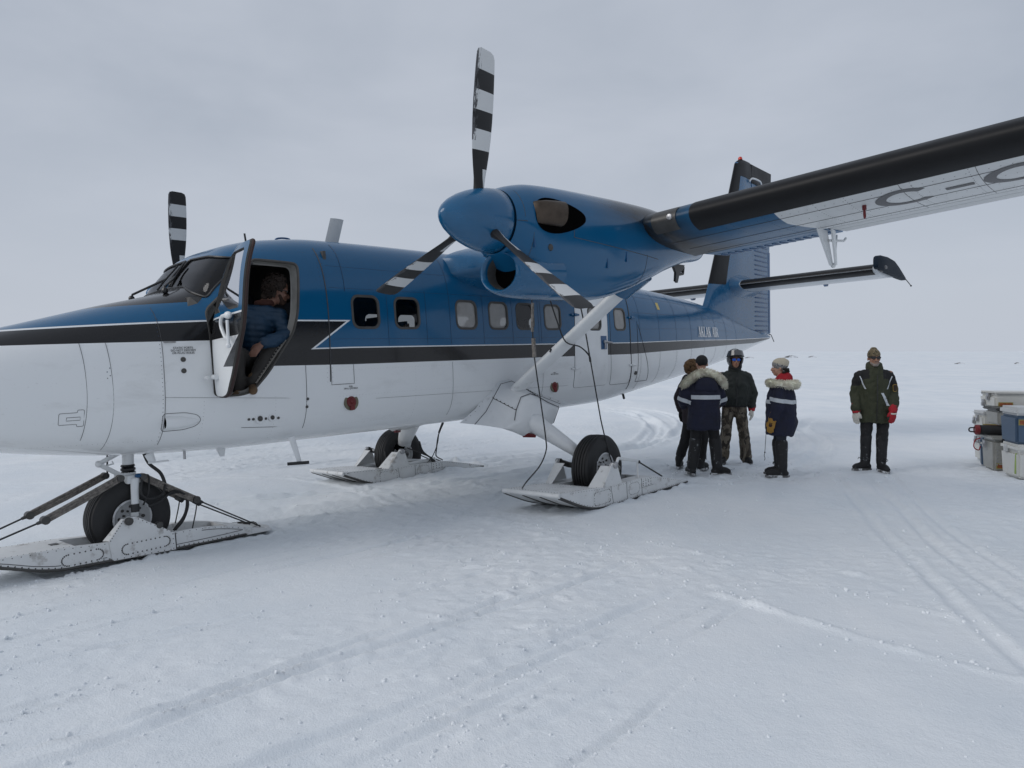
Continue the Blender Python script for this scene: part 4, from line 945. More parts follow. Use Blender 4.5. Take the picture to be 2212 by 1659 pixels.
def bolts_loop(g,poly,p,ny,step,r=.0085,h=.008):
    q=densify(poly,step)
    for x,z in q: disc(g,(x,p,z),(0,ny,0),r,h)
def main_ski(sg):
    po,pi=2.27*sg,1.48*sg                    # outboard and inboard sides
    # side outline: curled-up bow, flat running surface, tapering heel
    top=[(5.13,.150),(5.5,.128),(5.95,.092),(6.4,.078),(6.95,.062),(7.35,-.010),(7.93,-.138)]
    bot=[(5.10,.110),(5.28,.035),(5.48,-.045),(5.68,-.105),(5.90,-.138),(6.3,-.150),(7.0,-.156),(7.75,-.165),(7.97,-.160)]
    B=Pch([q[0] for q in bot],[q[1] for q in bot]); T=Pch([q[0] for q in top],[q[1] for q in top])
    xs_=list(np.linspace(5.12,7.93,44))
    rings=[]
    for x in xs_:
        zt,zb=T(x),B(x); q=.012
        rings.append([(x,pi,zb),(x,pi,zt),(x,po,zt),(x,po,zb)])
    # hull with a well for the wheel, cut as three lengths: bow, two side boxes, heel
    wx0,wx1=5.88,6.98; wp0,wp1=(1.66,2.08)
    g=G()
    def seg(xa,xb,pa,pb):
        X=[xa]+[x for x in xs_ if xa+.01<x<xb-.01]+[xb]
        g.loft([[(x,pa*sg,B(x)),(x,pa*sg,T(x)),(x,pb*sg,T(x)),(x,pb*sg,B(x))] for x in X])
    seg(5.12,wx0,1.48,2.27); seg(wx0+.001,wx1-.001,1.48,wp0); seg(wx0+.001,wx1-.001,wp1,2.27); seg(wx1,7.93,1.48,2.27)
    # bow lip: rounded upturned nose
    sk=g.build('ski',m_ski,plane,ang=25)
    g=G(); g.tube([(5.115,pi,.131),(5.115,po,.131)],.026,10); g.build('bow_bar',m_ski,sk)
    g=G()
    for a in (1.50,1.76,2.0,2.25):           # running strips along the bottom
        g.tube([(x,a*sg,B(x)-.004) for x in xs_],[(.012,.006)]*len(xs_),6,True,(0,1,0))
    for a in (1.475,2.275): g.tube([(x,a*sg,B(x)+.008) for x in xs_],[(.006,.012)]*len(xs_),6,True,(0,1,0))
    g.build('runner_strip',m_dkmetal,sk)
    # pedestals carrying the axle
    for a,s in ((2.265,1),(1.485,-1)):
        g=G(); g.prism([(5.89,a*sg,.09),(6.09,a*sg,.31),(6.13,a*sg,.345),(6.19,a*sg,.345),(6.22,a*sg,.31),(6.30,a*sg,.085)],(0,.02*sg*s,0)); g.prism([(5.89,a*sg,.09),(6.09,a*sg,.31),(6.09,(a-s*.13)*sg,.31),(5.80,(a-s*.13)*sg,.09)],(.012,0,0)); pd_=g.build('pedestal',m_ski,sk,bev=.003)
        g=G(); g.rev([(-.02,.04),(.04,.04),(.045,.03),(.045,0)],(6.165,a*sg,.315),(0,sg*s,0),16); g.build('axle_nut',m_metal,pd_)
        g=G(); g.tube([(6.165,(a)*sg,.315),(6.30,(a-.03*s)*sg,.26),(6.42,(a-s*.18)*sg,.225)],.035,10); g.build('axle_arm',m_dkmetal,pd_)
    g=G()
    for s,pp in ((1,po),(-1,pi)):
        n_=sg*s
        for poly in (rrect(5.74,6.06,-.088,.058,.03),rrect(6.46,6.70,-.09,.045,.06)): bolts_loop(g,poly,pp+n_*.001,n_,.028,.0075)
        for x in np.arange(5.3,7.8,.05): disc(g,(x,pp+n_*.001,B(x)+.028),(0,n_,0),.0055,.004); disc(g,(x,pp+n_*.001,T(x)-.015),(0,n_,0),.0045,.003)
        for x in (6.80,6.86,6.92,6.98):
            for z in (.03,-.0,-.03): disc(g,(x,pp+n_*.001,z+random.uniform(-.006,.006)),(0,n_,0),.008,.006)
        for x in np.arange(6.78,7.05,.025): disc(g,(x,pp+n_*.001,-.045),(0,n_,0),.006,.005)
    for x in np.arange(5.2,5.86,.05):
        for a in np.linspace(1.52,2.23,3): disc(g,(x,a*sg,T(x)+.0005),(0,0,1),.005,.003)
    for a in np.arange(1.5,2.26,.04): disc(g,(5.19,a*sg,T(5.19)+.0005),(0,0,1),.006,.004); disc(g,(5.86,a*sg,T(5.86)+.0005),(0,0,1),.006,.004)
    g.build('rivets',m_dkmetal,sk,kind='stuff')
    for s,pp in ((1,po),(-1,pi)):
        for poly in (rrect(5.715,6.085,-.112,.078,.05),rrect(6.44,6.72,-.11,.06,.08)):
            g=G(); q=densify(poly,.05); v=[(x,pp+sg*s*.003,z) for x,z in q]; g.fan(v); g.loft([v,[(x,p-sg*s*.006,z) for x,p,z in v]],False,False); g.build('cover_plate',m_ski,sk)
        g=G(); g.tube([(6.42,pp+.001*sg*s,T(6.42)),(6.42,pp+.001*sg*s,B(6.42)+.02)],.003,5); g.tube([(6.76,pp+.001*sg*s,T(6.76)),(6.76,pp+.001*sg*s,B(6.76)+.02)],.003,5); g.tube([(6.08,pp+.001*sg*s,T(6.08)-.005),(6.12,pp+.001*sg*s,B(6.1)+.03)],.003,5); g.build('panel_seam',m_seam,sk)
    # check linkage behind the wheel
    a=2.20*sg
    g=G(); g.tube([(6.20,a,.30),(6.33,a,.31),(6.37,a,.362)],.018,8); g.tube([(6.37,a,.362),(6.80,a,.275)],[(.020,.016)]*2,8); g.tube([(6.80,a,.285),(6.795,a,.07)],.011,6); g.build('trim_link',m_white,sk)
    g=G(); g.tube([(6.80,a,.27),(7.38,a,.0)],.010,6); g.sphere((6.83,a,.258),.022,8,6); g.build('check_cable',m_cable,sk)
    g=G(); g.tube([(6.35,1.56*sg,.09),(6.9,1.56*sg,.10)],.03,10); g.tube([(6.3,1.62*sg,.16),(6.95,1.62*sg,.06)],.022,8); g.build('ski_actuator',m_white,sk)
    if sg<0:
        g=G(); g.tube(spline([(6.0,-1.66,.33),(5.95,-1.6,.12),(5.75,-1.55,.10),(5.45,-1.50,.115),(5.17,-1.49,.128)],6),.012,7); g.build('ski_cable',m_cable,sk)
        g=G()
        for k in range(3): g.tube(spline([(6.55,-1.5,.42),(6.62+.02*k,-1.55,.25),(6.75+.03*k,-1.5,.15-.02*k),(6.8+.03*k,-1.5,.07)],6),.012,6)
        g.build('brake_hose',m_cable,sk)
    return sk
main_ski(1); main_ski(-1)
for sg in (1,-1):
    # stub fairing on the fuselage side with the leg pivot
    A=[(5.16,.872),(5.44,1.02),(5.62,1.18),(5.80,1.355),(6.02,1.38),(6.30,1.26),(6.62,1.14),(7.20,.965),(6.75,.86),(6.2,.83),(5.7,.83)]
    Bq=[(5.62,.76),(5.66,.86),(5.70,.98),(5.80,1.13),(5.98,1.16),(6.12,1.12),(6.32,1.03),(6.55,.95),(6.42,.76),(6.1,.66),(5.80,.66)]
    g=G(); rings=[]
    for t in (0,.25,.5,.75,1):
        p=.80+.42*t; rings.append([(a[0]+(b[0]-a[0])*t**.85,p*sg,a[1]+(b[1]-a[1])*t) for a,b in zip(A,Bq)])
    lx0=.16 if sg<0 else 0.
    if sg<0: Bq=[(x+.16,z) for x,z in Bq]
    C2=[(6.06+(x-6.06)*.75,z*.75+.22) for x,z in Bq]; rings.append([(x,1.29*sg,z) for x,z in C2])
    g.loft(rings); fr=g.build('gear_fairing',m_white,plane,ang=80)
    g=G(); ri=G()
    for i in range(7):
        a=rings[0][i]; b=rings[0][i+1]
        for t in (.2,.5,.8): disc(ri,[a[k]+(b[k]-a[k])*t+(rings[1][i][k]-a[k])*.22 for k in range(3)],(0,sg,.3),.010,.006)
    edge=[(rings[1][i][0],rings[1][i][1]+.004*sg,rings[1][i][2]) for i in range(8)]
    g.tube(edge,.004,5); g.build('panel_seam',m_seam,fr)
    g=G(); arc=[(6.02+.26*math.cos(R(a)),1.235*sg,.78+.26*math.sin(R(a))) for a in range(10,170,10)]; g.tube(arc,.004,5); g.build('panel_seam',m_seam,fr)
    g=G(); g.tube([(rings[4][i][0],rings[4][i][1]+.004*sg,rings[4][i][2]+.004) for i in range(1,9)],.005,5); g.build('panel_seam',m_seam,fr)
    for i in (2,5,8):
        g=G(); g.tube([(rings[k][i][0],rings[k][i][1]+.003*sg,rings[k][i][2]+.003) for k in range(1,5)],.004,5); g.build('panel_seam',m_seam,fr)
        for k in (1,2,3,4):
            for w in (.0,.5): disc(ri,[rings[k][i][j]*(1-w)+rings[min(4,k+1)][i][j]*w+(.004*sg if j==1 else .012*(j==2)) for j in range(3)],(0,sg,.5),.009,.008)
    g=G(); g.tube([(5.98+lx0+.215*math.cos(t),(1.20+.035*math.sin(t))*sg,.83+.20*math.sin(t)) for t in np.linspace(-.3,PI+.3,18)],.012,6); g.build('pivot_flange',m_white,fr)
    for q in arc: disc(ri,(q[0],q[1]+.012*sg,q[2]+.03),(0,sg,.2),.009,.008)
    for t in np.linspace(.08,.95,9): 
        q=[rings[0][10][k]*(1-t)+rings[4][10][k]*t for k in range(3)]; disc(ri,(q[0]-.1+.1*t,q[1],q[2]+.07),(-.3,sg*.5,0),.009,.006)
    ri.build('rivets',m_dkmetal,fr,kind='stuff')
    lx=.16 if sg<0 else 0.
    g=G(); g.tube(spline([(5.98+lx,1.12*sg,.84),(6.02+lx,1.24*sg,.79),(6.10+lx,1.38*sg,.68),(6.24+lx*.7,1.58*sg,.50),(6.34+lx*.5,1.71*sg,.37)],6),[(.20-.095*min(1,k/24*1.15),.155-.085*min(1,k/24*1.2)) for k in range(25)],20,True,(1,0,-.2)); lg=g.build('gear_leg',m_white,plane,ang=50)
    g=G(); g.tube([(6.325,1.69*sg,.385),(6.355,1.735*sg,.345)],[(.10,.066),(.09,.06)],18,True,(1,0,-.2)); g.build('leg_end',m_hole,lg)
    g=G(); g.tube([(6.36,1.70*sg,.33),(6.42,1.80*sg,.225)],.05,12); g.build('axle',m_dkmetal,lg)
    g=G(); g.prism([(5.84,1.20*sg,.70),(5.98,1.24*sg,.66),(5.97,1.24*sg,.625),(5.84,1.18*sg,.64)],(0,.05*sg,0)); g.build('pivot_cover',m_redcap,lg,bev=.004)
# nose gear
g=G(); g.tube([(1.765,0,1.0),(1.755,0,.72)],.048,16); ng=g.build('nose_strut',m_white,plane)
g=G(); g.rev([(0,.058),(.012,.062),(.022,.05),(.03,.062),(.045,.062),(.055,.05),(.066,.060),(.08,.055)],(1.755,0,.728),(0,0,1),20,True,True); g.build('strut_collar',m_black,ng)
g=G(); g.tube([(1.755,0,.745),(1.752,0,.64)],.062,16)
g.box((1.752,0,.685),(.13,.30,.07)); g.tube([(1.75,.15,.70),(1.735,.155,.45),(1.73,.15,.36)],[(.038,.026),(.032,.022),(.034,.026)],12,True,(1,0,0)); g.tube([(1.75,-.15,.70),(1.735,-.155,.45),(1.73,-.15,.36)],[(.038,.026),(.032,.022),(.034,.026)],12,True,(1,0,0)); g.build('nose_fork',m_white,ng,bev=.006)
g=G(); g.tube([(1.735,.158,.47),(1.734,.158,.40)],[(.036,.027)]*2,12,True,(1,0,0)); g.build('fork_band',m_black,ng)
g=G(); g.tube([(1.70,.02,.93),(1.51,.02,.845)],[(.026,.016)]*2,8); g.tube([(1.51,.02,.845),(1.70,.02,.71)],[(.024,.016)]*2,8); g.sphere((1.51,.02,.845),.03,10,6); g.tube([(1.61,.05,.86),(1.62,.05,.835),(1.57,.05,.828)],.007,6); g.build('torque_link',m_white,ng)
g=G(); g.tube([(1.62,-.08,.92),(1.615,-.1,.70)],.008,6); g.build('brake_line',m_cable,ng)
g=G(); g.tube(spline([(1.87,.06,.91),(1.90,.10,.80),(1.98,.14,.70),(2.01,.16,.56),(2.02,.15,.50)],6),.016,8); g.build('hydraulic_hose',m_cable,ng)
g=G(); g.tube(spline([(1.80,.17,.68),(1.78,.19,.56),(1.84,.20,.50),(1.96,.19,.52),(2.0,.17,.60)],6),.011,7); g.tube(spline([(1.80,.16,.70),(1.86,.17,.70),(1.84,.18,.55),(1.80,.17,.45)],6),.008,6); g.build('hydraulic_hose',m_cable,ng)
g=G(); g.sphere((1.775,.16,.715),(.03,.03,.02),10,6); g.build('hose_fitting',m_bluedk,ng)
g=G(); g.tube(spline([(1.84,.18,.43),(1.94,.19,.46),(2.06,.19,.53),(2.18,.17,.46),(2.17,.15,.30),(2.07,.12,.16)],6),.012,7); g.tube(spline([(1.98,.19,.50),(2.12,.18,.51),(2.2,.16,.40),(2.16,.14,.25),(2.09,.11,.16)],6),.010,7); g.build('hydraulic_hose',m_cable,ng)
# nose ski
top=[(.05,.365),(.35,.30),(.70,.243),(1.16,.225),(1.50,.198),(2.02,.172),(2.27,.163),(2.98,.004)]
bot=[(.05,.345),(.30,.275),(.55,.205),(.75,.145),(.96,.075),(1.12,.045),(1.5,.030),(2.03,.010),(2.98,-.016)]
B=Pch([q[0] for q in bot],[q[1] for q in bot]); T=Pch([q[0] for q in top],[q[1] for q in top])
xs_=list(np.linspace(.05,2.99,50)); W=Pch([0,.3,.7,2.3,2.7,3.0],[.16,.22,.25,.25,.22,.14])
g=G()
def nseg(xa,xb,fa,fb):
    X=[xa]+[x for x in xs_ if xa+.01<x<xb-.01]+[xb]
    def P(f,x): return W(x)*f if abs(f)==1 else f
    g.loft([[(x,P(fa,x),B(x)),(x,P(fa,x),T(x)),(x,P(fb,x),T(x)),(x,P(fb,x),B(x))] for x in X])
nseg(.05,1.22,-1,1); nseg(1.221,2.98,-1,-.165); nseg(1.221,2.98,.225,1); nseg(2.55,2.99,-.164,.224)
g.box((1.87,.0,.04),(1.28,.44,.03)); nsk=g.build('ski',m_ski,plane,ang=25)
g=G()
for s in (1,-1): g.tube([(x,s*(W(x)+.003),B(x)+.008) for x in xs_],[(.008,.014)]*len(xs_),6,True,(0,1,0))
g.tube([(x,0,B(x)-.004) for x in xs_],[(.015,.008)]*len(xs_),6,True,(0,1,0)); g.build('runner_strip',m_dkmetal,nsk)
g=G(); g.sphere((3.0,.0,-.004),(.07,.13,.016),14,6); g.build('ski_heel',m_ski,nsk)
for s in (1,-1):
    a=.252*s
    g=G(); g.prism([(1.47,a,.21),(1.485,a,.05),(1.50,a,.035),(2.02,a,.015),(2.015,a,.17),(1.70,a,.375),(1.63,a,.385),(1.595,a,.37)],(0,.012*s,0)); g.prism([(1.47,a,.205),(1.595,a,.37),(1.595,a-.05*s,.37),(1.44,a-.06*s,.205)],(.01,0,0)); pdn=g.build('pedestal',m_ski,nsk,bev=.002)
    g=G(); g.rev([(0,.034),(.03,.034),(.034,.02),(.034,0)],(1.63,a+.01*s,.348),(0,s,0),14); g.tube([(1.63,a,.348),(1.73,.13*s,.34)],.025,10); g.build('axle_nut',m_dkmetal,pdn)
    g=G(); g.rev([(0,.03),(.045,.03),(.045,0)],(1.89,a-.03*s,.262),(0,s,0),12); g.box((1.88,a-.02*s,.25),(.09,.03,.06)); g.build('pedestal_bracket',m_dkmetal,pdn)
    for poly in (rrect(1.10,1.435,.062,.175,.055),rrect(1.55,1.985,.055,.165,.052)):
        off=.0 if poly[0][0]<1.5 else .012
        g=G(); q=densify(poly,.04); v=[(x,(W(x)+.004+off+(.001))*s,z) for x,z in q]; g.fan(v); g.loft([v,[(x,p-.008*s,z) for x,p,z in v]],False,False); cp=g.build('cover_plate',m_ski,nsk)
        g=G(); cx0=sum(a_ for a_,_ in poly)/len(poly); cz0=sum(b_ for _,b_ in poly)/len(poly)
        bolts_loop(g,[(cx0+(x-cx0)*.93,cz0+(z-cz0)*.80) for x,z in poly],(.25+.0055+off)*s,s,.036,.0075,.008); g.build('cover_bolts',m_dkmetal,cp,kind='stuff')
    g=G()
    for x in np.arange(.3,2.9,.045): disc(g,(x,(W(x)+.001)*s,B(x)+.026),(0,s,0),.006,.005)
    for x in np.arange(.3,2.9,.06): disc(g,(x,(W(x)+.001)*s,T(x)-.014),(0,s,0),.0045,.004)
    for t in np.linspace(.05,.95,9):
        disc(g,(1.475+.12*t,.265*s,.2+.165*t),(0,s,0),.005,.004); disc(g,(1.70+.30*t,.265*s,.36-.185*t),(0,s,0),.005,.004)
        disc(g,(1.50+.5*t,.265*s,.045-.02*t),(0,s,0),.005,.004)
    for x in np.arange(.3,1.2,.04): disc(g,(x,(W(x)-.02)*s,T(x)+.0005),(0,0,1),.005,.003)
    for z in np.linspace(.03,.16,4): disc(g,(2.0,.265*s,z),(0,s,0),.005,.004)
    g.build('rivets',m_dkmetal,nsk,kind='stuff')
    for pts_,r_ in (([(2.025,.254*s,.165),(2.03,.254*s,.015)],.004),([(x,W(x)*s+.001*s,B(x)+.045+.02*(x-2.03)) for x in np.linspace(2.03,2.9,10)],.003),([(x,W(x)*s+.001*s,T(x)-.028) for x in np.linspace(2.27,2.93,10)],.003),([(x,W(x)*s+.001*s,B(x)+.042) for x in np.linspace(.6,1.45,12)],.003)):
        g=G(); g.tube(pts_,r_,5); g.build('panel_seam',m_seam,nsk)
    # bungee pairs fore and aft, each on a cable
    for nm,a1,b1,c1 in (('bungee',(1.62,.17*s,.715),(1.03,.20*s,.468),(.45,.14*s,.285)),('bungee',(1.815,.15*s,.70),(2.265,.18*s,.418),(2.94,.10*s,.02))):
        A_,B_,C_=Vector(a1),Vector(b1),Vector(c1); n_=Vector((0,0,1)); d=(B_-A_).normalized(); u=d.cross(Vector((0,1,0))).normalized()
        g=G()
        for w in (-1,0,1): g.tube([A_+u*w*.019,A_.lerp(B_,.5)+u*w*.021+Vector((0,0,-.004)),B_+u*w*.019],.0125,8)
        bu=g.build('bungee',m_bungee,nsk)
        g=G(); g.tube([B_-Vector((0,.03,0)),B_+Vector((0,.03,0))],.034,12); g.tube([B_,B_.lerp(C_,.10)],[.02,.012],8); g.build('bungee_shackle',m_dkmetal,bu); g=G(); g.tube([A_-Vector((0,.03,0)),A_+Vector((0,.03,0))],.03,12); g.build('bungee_shackle',m_dkmetal,bu)
        g=G(); g.tube([B_.lerp(C_,.08),C_],.0075,6); 
        if nm and b1[0]>2: g.tube(spline([B_.lerp(C_,.02),B_+Vector((-.01,0,-.12)),(B_.x-.06,B_.y,.12)],5),.006,5); g.tube([B_+Vector((-.02,0,-.0)),B_.lerp(C_,.06)+Vector((0,0,-.02))],.03,8)
        g.build('check_cable',m_cable,bu)
g=G(); g.tube([(2.90,-.16,.03),(2.98,-.10,.03),(2.93,.05,.035)],.012,6); g.tube([(2.86,-.2,.04),(2.98,-.05,.03)],.010,6); g.build('cable_anchor',m_dkmetal,nsk)
g=G(); g.box((1.13,.02,.2295),(.06,.07,.004)); g.build('deck_plate',m_dkmetal,nsk)

# ski check ropes hanging from the engine and wing
def rope(pts,r=.0075,name='ski_check_rope'):
    g=G(); g.tube(spline(pts,8),r,7); return g.build(name,m_cable,plane)
ro=rope([(5.08,2.05,2.20),(5.13,2.0,1.84),(5.14,2.0,1.585),(5.22,2.0,1.05),(5.265,2.0,.72),(5.26,2.0,.58),(5.20,1.95,.42),(5.15,1.80,.25),(5.27,1.62,.135)])
g=G(); g.tube([(5.09,2.05,2.17),(5.125,2.0,1.87)],.016,8); g.tube([(5.135,2.0,1.80),(5.14,2.0,1.60)],.022,8); g.build('rope_bungee',m_bungee,ro)
ro=rope([(5.98,2.0,2.22),(6.05,2.0,2.1),(6.175,2.0,1.56),(6.3,2.0,1.0),(6.36,2.0,.755),(6.5,2.0,.36),(6.62,2.0,.12)],.008)
g=G(); g.tube(spline([(5.45,2.0,2.24),(5.60,1.98,1.98),(5.78,1.95,1.76),(6.02,1.97,1.70),(6.15,2.0,1.60),(6.18,2.0,1.52)],6),[.008]*22+[.010]*4+[.014]*5,7); g.build('rope_bungee',m_cable,ro)
ro=rope([(6.65,-1.05,.70),(6.72,-1.25,.50),(6.85,-1.45,.26),(7.0,-1.62,.13),(7.25,-1.75,.03)],.010); 
g=G(); g.tube([(6.62,-1.02,.73),(6.69,-1.2,.55)],.016,8); g.tube(spline([(6.69,-1.2,.55),(6.78,-1.35,.35),(6.8,-1.5,.15),(6.72,-1.55,.06)],5),.007,6); g.tube([(6.3,-1.5,.35),(7.1,-1.6,.03)],.010,6); g.build('rope_bungee',m_cable,ro)

# ------------------------------------------------------------------ tail
def finsec(z,x0,x1,t,n=14,a=0.,b=1.):
    ts=[a+(b-a)*(.5-.5*math.cos(PI*k/n)) for k in range(n+1)]; c=x1-x0
    y=lambda q: t*c*5*(.2969*math.sqrt(q)-.126*q-.3516*q*q+.2843*q**3-.1036*q**4)
    L=[(x0+c*q,y(q),z) for q in ts]; return L+[(x,-p,z) for x,p,z in L[::-1]][(0 if b<1 else 1):(len(L)-1 if a==0 else len(L))]
FLE=Pch([2.1,2.54,2.75,2.97,3.6,5.23,5.93],[12.95,13.28,13.43,13.57,13.93,14.90,15.28])
FTE=Pch([1.9,3.0,4.2,6.0],[16.93,17.0,17.13,17.42]); HIN=Pch([1.9,3.5,6.],[15.72,15.86,16.05])
g=G(); zs=[2.0,2.2,2.4,2.54,2.65,2.75,2.86,2.97,3.2,3.6,4.2,4.8,5.2,5.6,5.93]
def fse(z,x0,x1,hw):
    n=12; L=[]
    for k in range(n+1):
        q=(k/n)**1.4; L.append((x0+(x1-x0)*q,hw*math.sqrt(max(0,1-(1-min(1,q/.55))**2)) if q<.55 else hw*(1-.35*(q-.55)/.45),z))
    return L+[(x,-p,z) for x,p,z in L[::-1][:-1]]
fw=Pch([2.0,2.54,3.0,4,5.93],[.10,.13,.115,.10,.07])
g.loft([fse(z,FLE(z),HIN(z),fw(z)) for z in zs]+[fse(6.02,15.5,HIN(6.0),.03)]); fin=g.build('tail_fin',m_blue,plane,ang=45)
g=G(); g.loft([[ (x-.006,p*1.06+(.003 if p>=0 else -.003),z) for x,p,z in fse(z,FLE(z),HIN(z),fw(z))[0:6][::-1]+fse(z,FLE(z),HIN(z),fw(z))[::-1][0:5]] for z in np.linspace(3.05,5.9,14)],closed=False); g.build('deice_boot',m_boot,fin,ang=60)
# black fin cap and red beacon
g=G(); g.loft([[(x,p*1.08,z) for x,p,z in fse(z,FLE(min(z,5.93))+(.0 if z<5.94 else (z-5.93)*2.2),HIN(5.9)+.02,fw(min(z,5.93))*s)] for z,s in ((5.62,1),(5.8,1.02),(5.94,1.02),(6.02,.7),(6.05,.2))]); g.build('fin_cap',m_boot,fin)
g=G(); g.rev([(0,.05),(.04,.047),(.065,.03),(.075,.0)],(15.56,0,6.03),(0,0,1),16); g.build('beacon',m_redlight,fin)
g=G(); g.tube([(14.93,.0,5.15),(14.8,.0,5.08)],.01,6); g.build('probe',m_black,fin)
# rudder with pressed ribs and trim tabs
g=G(); zs=np.linspace(1.96,5.55,20)
g.loft([[(HIN(z)+.03,.055,z),(FTE(z),.008,z),(FTE(z),-.008,z),(HIN(z)+.03,-.055,z)] for z in zs]); rud=g.build('rudder',m_blue,plane)
g=G(); g.loft([[(HIN(z)+.03,.055,z),(FTE(z),.008,z),(FTE(z),-.008,z),(HIN(z)+.03,-.055,z)] for z in (5.56,5.8,6.0-.0)]+[[(HIN(6)+.05,.03,6.02),(FTE(6)-.05,.005,6.0),(FTE(6)-.05,-.005,6.0),(HIN(6)+.05,-.03,6.02)]]); g.build('rudder_tip',m_boot,rud)
g=G()
for z in np.arange(2.06,5.5,.112):
    for s in (1,-1):
        a=HIN(z)+.16; b=FTE(z)-.12; g.tube([(a,s*.048,z),(a+.05,s*.050,z),(b-.05,s*.018,z),(b,s*.012,z)],[(.006,.008),(.016,.020),(.016,.018),(.006,.007)],6)
g.build('rudder_ribs',m_bluedk,rud,kind='stuff')
g=G(); g.loft([[(FTE(z)-.10,.017*s,z) for s in (1,)]+[(FTE(z)+.02,.012,z),(FTE(z)+.02,-.012,z),(FTE(z)-.10,-.017,z)] for z in (2.0,4.0)]); g.build('rudder_tab',m_bluedk,rud)
g=G(); g.tube(spline([(15.85,.08,5.56),(15.92,.13,5.63),(16.35,.13,5.63),(16.6,.08,5.56)],5),.022,8); g.build('rudder_horn_fairing',m_white,fin)
g=G(); g.tube(spline([(17.4,0,5.75),(17.5,0,5.78),(17.62,0,5.62)],4),.008,6); g.build('static_wick',m_black,rud)
g=G(); g.tube(spline([(16.9,0,1.95),(17.0,0,1.96),(17.1,0,1.88),(17.2,0,1.78)],4),.010,6); g.build('static_wick',m_dkmetal,plane)
g=G(); g.sphere((16.3,.05,1.98),(.28,.06,.05),14,8); g.build('rudder_fairing',m_blue,plane)
g=G(); g.fan([(14.75+.10*math.cos(2*PI*k/16),.135,3.02+.10*math.sin(2*PI*k/16)) for k in range(16)]); 
# tailplane
SX0,SX1,SZ,SS=14.52,16.62,3.05,3.10
def ssec(p,x0,x1,a=0.,b=1.,t=.12,grow=0.): 
    return [(x,p,SZ+q*1.0) for x,q,z in finsec(0,x0,x1,t,14,a,b)]
for sg in (1,-1):
    g=G(); g.loft([ssec(sg*p,SX0+.0*p-.06*p/3,SX1,0,.60) for p in np.linspace(.08,SS,14)]); sb=g.build('tailplane',m_stab,plane,ang=40)
    g=G(); g.loft([[(x-.008,p,SZ+(z-SZ)*1.04) for x,p,z in (lambda L:L[len(L)//2+0:] if False else L)(ssec(sg*p,SX0-.06*p/3,SX1,0,.10))] for p in np.linspace(.32,SS-.08,14)],True,True,False); g.build('deice_boot',m_boot,sb,ang=60)
    g=G(); g.loft([[(SX0+1.28,sg*p,SZ+.06),(SX1,sg*p,SZ+.008),(SX1,sg*p,SZ-.012),(SX0+1.28,sg*p,SZ-.07)] for p in np.linspace(.22,SS-.02,10)]); el=g.build('elevator',m_flap,plane)
    g=G()
    for p in np.arange(.75,SS-.1,.10): g.tube([(SX0+1.38,sg*p,SZ-.064),(SX0+1.5,sg*p,SZ-.056),(SX1-.15,sg*p,SZ-.02),(SX1-.06,sg*p,SZ-.015)],[(.006,.008),(.020,.022),(.018,.018),(.005,.005)],6)
    g.build('elevator_ribs',m_bluedk,el,kind='stuff')
    g=G(); g.prism([(15.9,sg*1.62,SZ-.05),(16.2,sg*1.62,SZ-.04),(16.15,sg*1.62,SZ-.11),(16.05,sg*1.62,SZ-.12)],(0,.05,0)); g.build('trim_actuator',m_bluedk,sb)
    g=G(); rings=[]
    TP=[(14.33,3.06),(14.34,3.25),(14.50,3.30),(15.1,3.31),(15.5,3.28),(15.9,3.17),(16.3,3.03),(16.58,2.93),(16.4,2.93),(15.6,2.96),(14.9,2.99),(14.5,3.02)]
    cx_,cz_=15.4,3.08
    for d,s in ((-.06,.9),(-.03,1),(.05,1),(.09,.85),(.10,.5)): rings.append([(cx_+(x-cx_)*s,sg*(SS+d),cz_+(z-cz_)*s) for x,z in rpoly(TP,.05,3)])
    g.loft(rings); g.build('tailplane_tip',m_tip,sb,ang=40)
    g=G(); g.sphere((14.75,sg*(SS-.02),SZ+.03),(.28,.13,.09),14,8); g.build('tip_fairing',m_black,sb)
    g=G(); g.tube([(16.56,sg*(SS+.05),2.95),(16.98,sg*(SS+.06),2.83)],.010,6); g.sphere((16.98,sg*(SS+.06),2.83),.02,6,5); g.build('static_wick',m_black,sb)
    g=G(); g.loft([[(x,sg*p,SZ+(z-SZ)*k) for x,_,z in ssec(1,SX0-.12*(1-q),SX1,0,.62)] for p,k,q in ((.05,2.3,0),(.18,1.6,.3),(.30,1.08,1))]); g.build('tailplane_root_fairing',m_blue,sb)

# ------------------------------------------------------------------ people
m_skin=M('skin',(.42,.23,.16),.55,var=.12,vs_=14)
m_tan=M('tanned_skin',(.30,.155,.10),.55,var=.15,vs_=14)
m_navy=M('navy_parka',(.010,.012,.030),.85,var=.25,vs_=9,bmp=.35,bs=14,bd=.03)
m_navy2=M('dark_maroon_parka',(.016,.010,.014),.85,var=.25,vs_=9,bmp=.35,bs=14,bd=.03)
m_trou=M('black_snow_trousers',(.008,.008,.009),.8,var=.3,vs_=9,bmp=.35,bs=16,bd=.03)
m_jean=M('dark_denim',(.018,.022,.032),.85,var=.3,vs_=12,bmp=.3,bs=25)
m_bootb=M('black_snow_boot',(.010,.010,.011),.7,var=.3,vs_=12,dirt=((.45,.47,.49),16,.60,.5))
m_sole=M('snowy_sole',(.10,.10,.10),.8,var=.4,vs_=20,dirt=((.75,.77,.79),12,.48,.9))
m_bomb=M('dark_green_bomber',(.010,.014,.012),.75,var=.25,vs_=8,bmp=.4,bs=13,bd=.03)
m_olive=M('olive_parka',(.030,.034,.016),.8,var=.15,vs_=8,bmp=.35,bs=13,bd=.03)
m_blkcl=M('black_cloth',(.008,.008,.009),.85,var=.2)
m_refl=M('reflective_tape',(.50,.53,.56),.45,var=.08)
m_red=M('red_cloth',(.32,.008,.016),.8,var=.15)
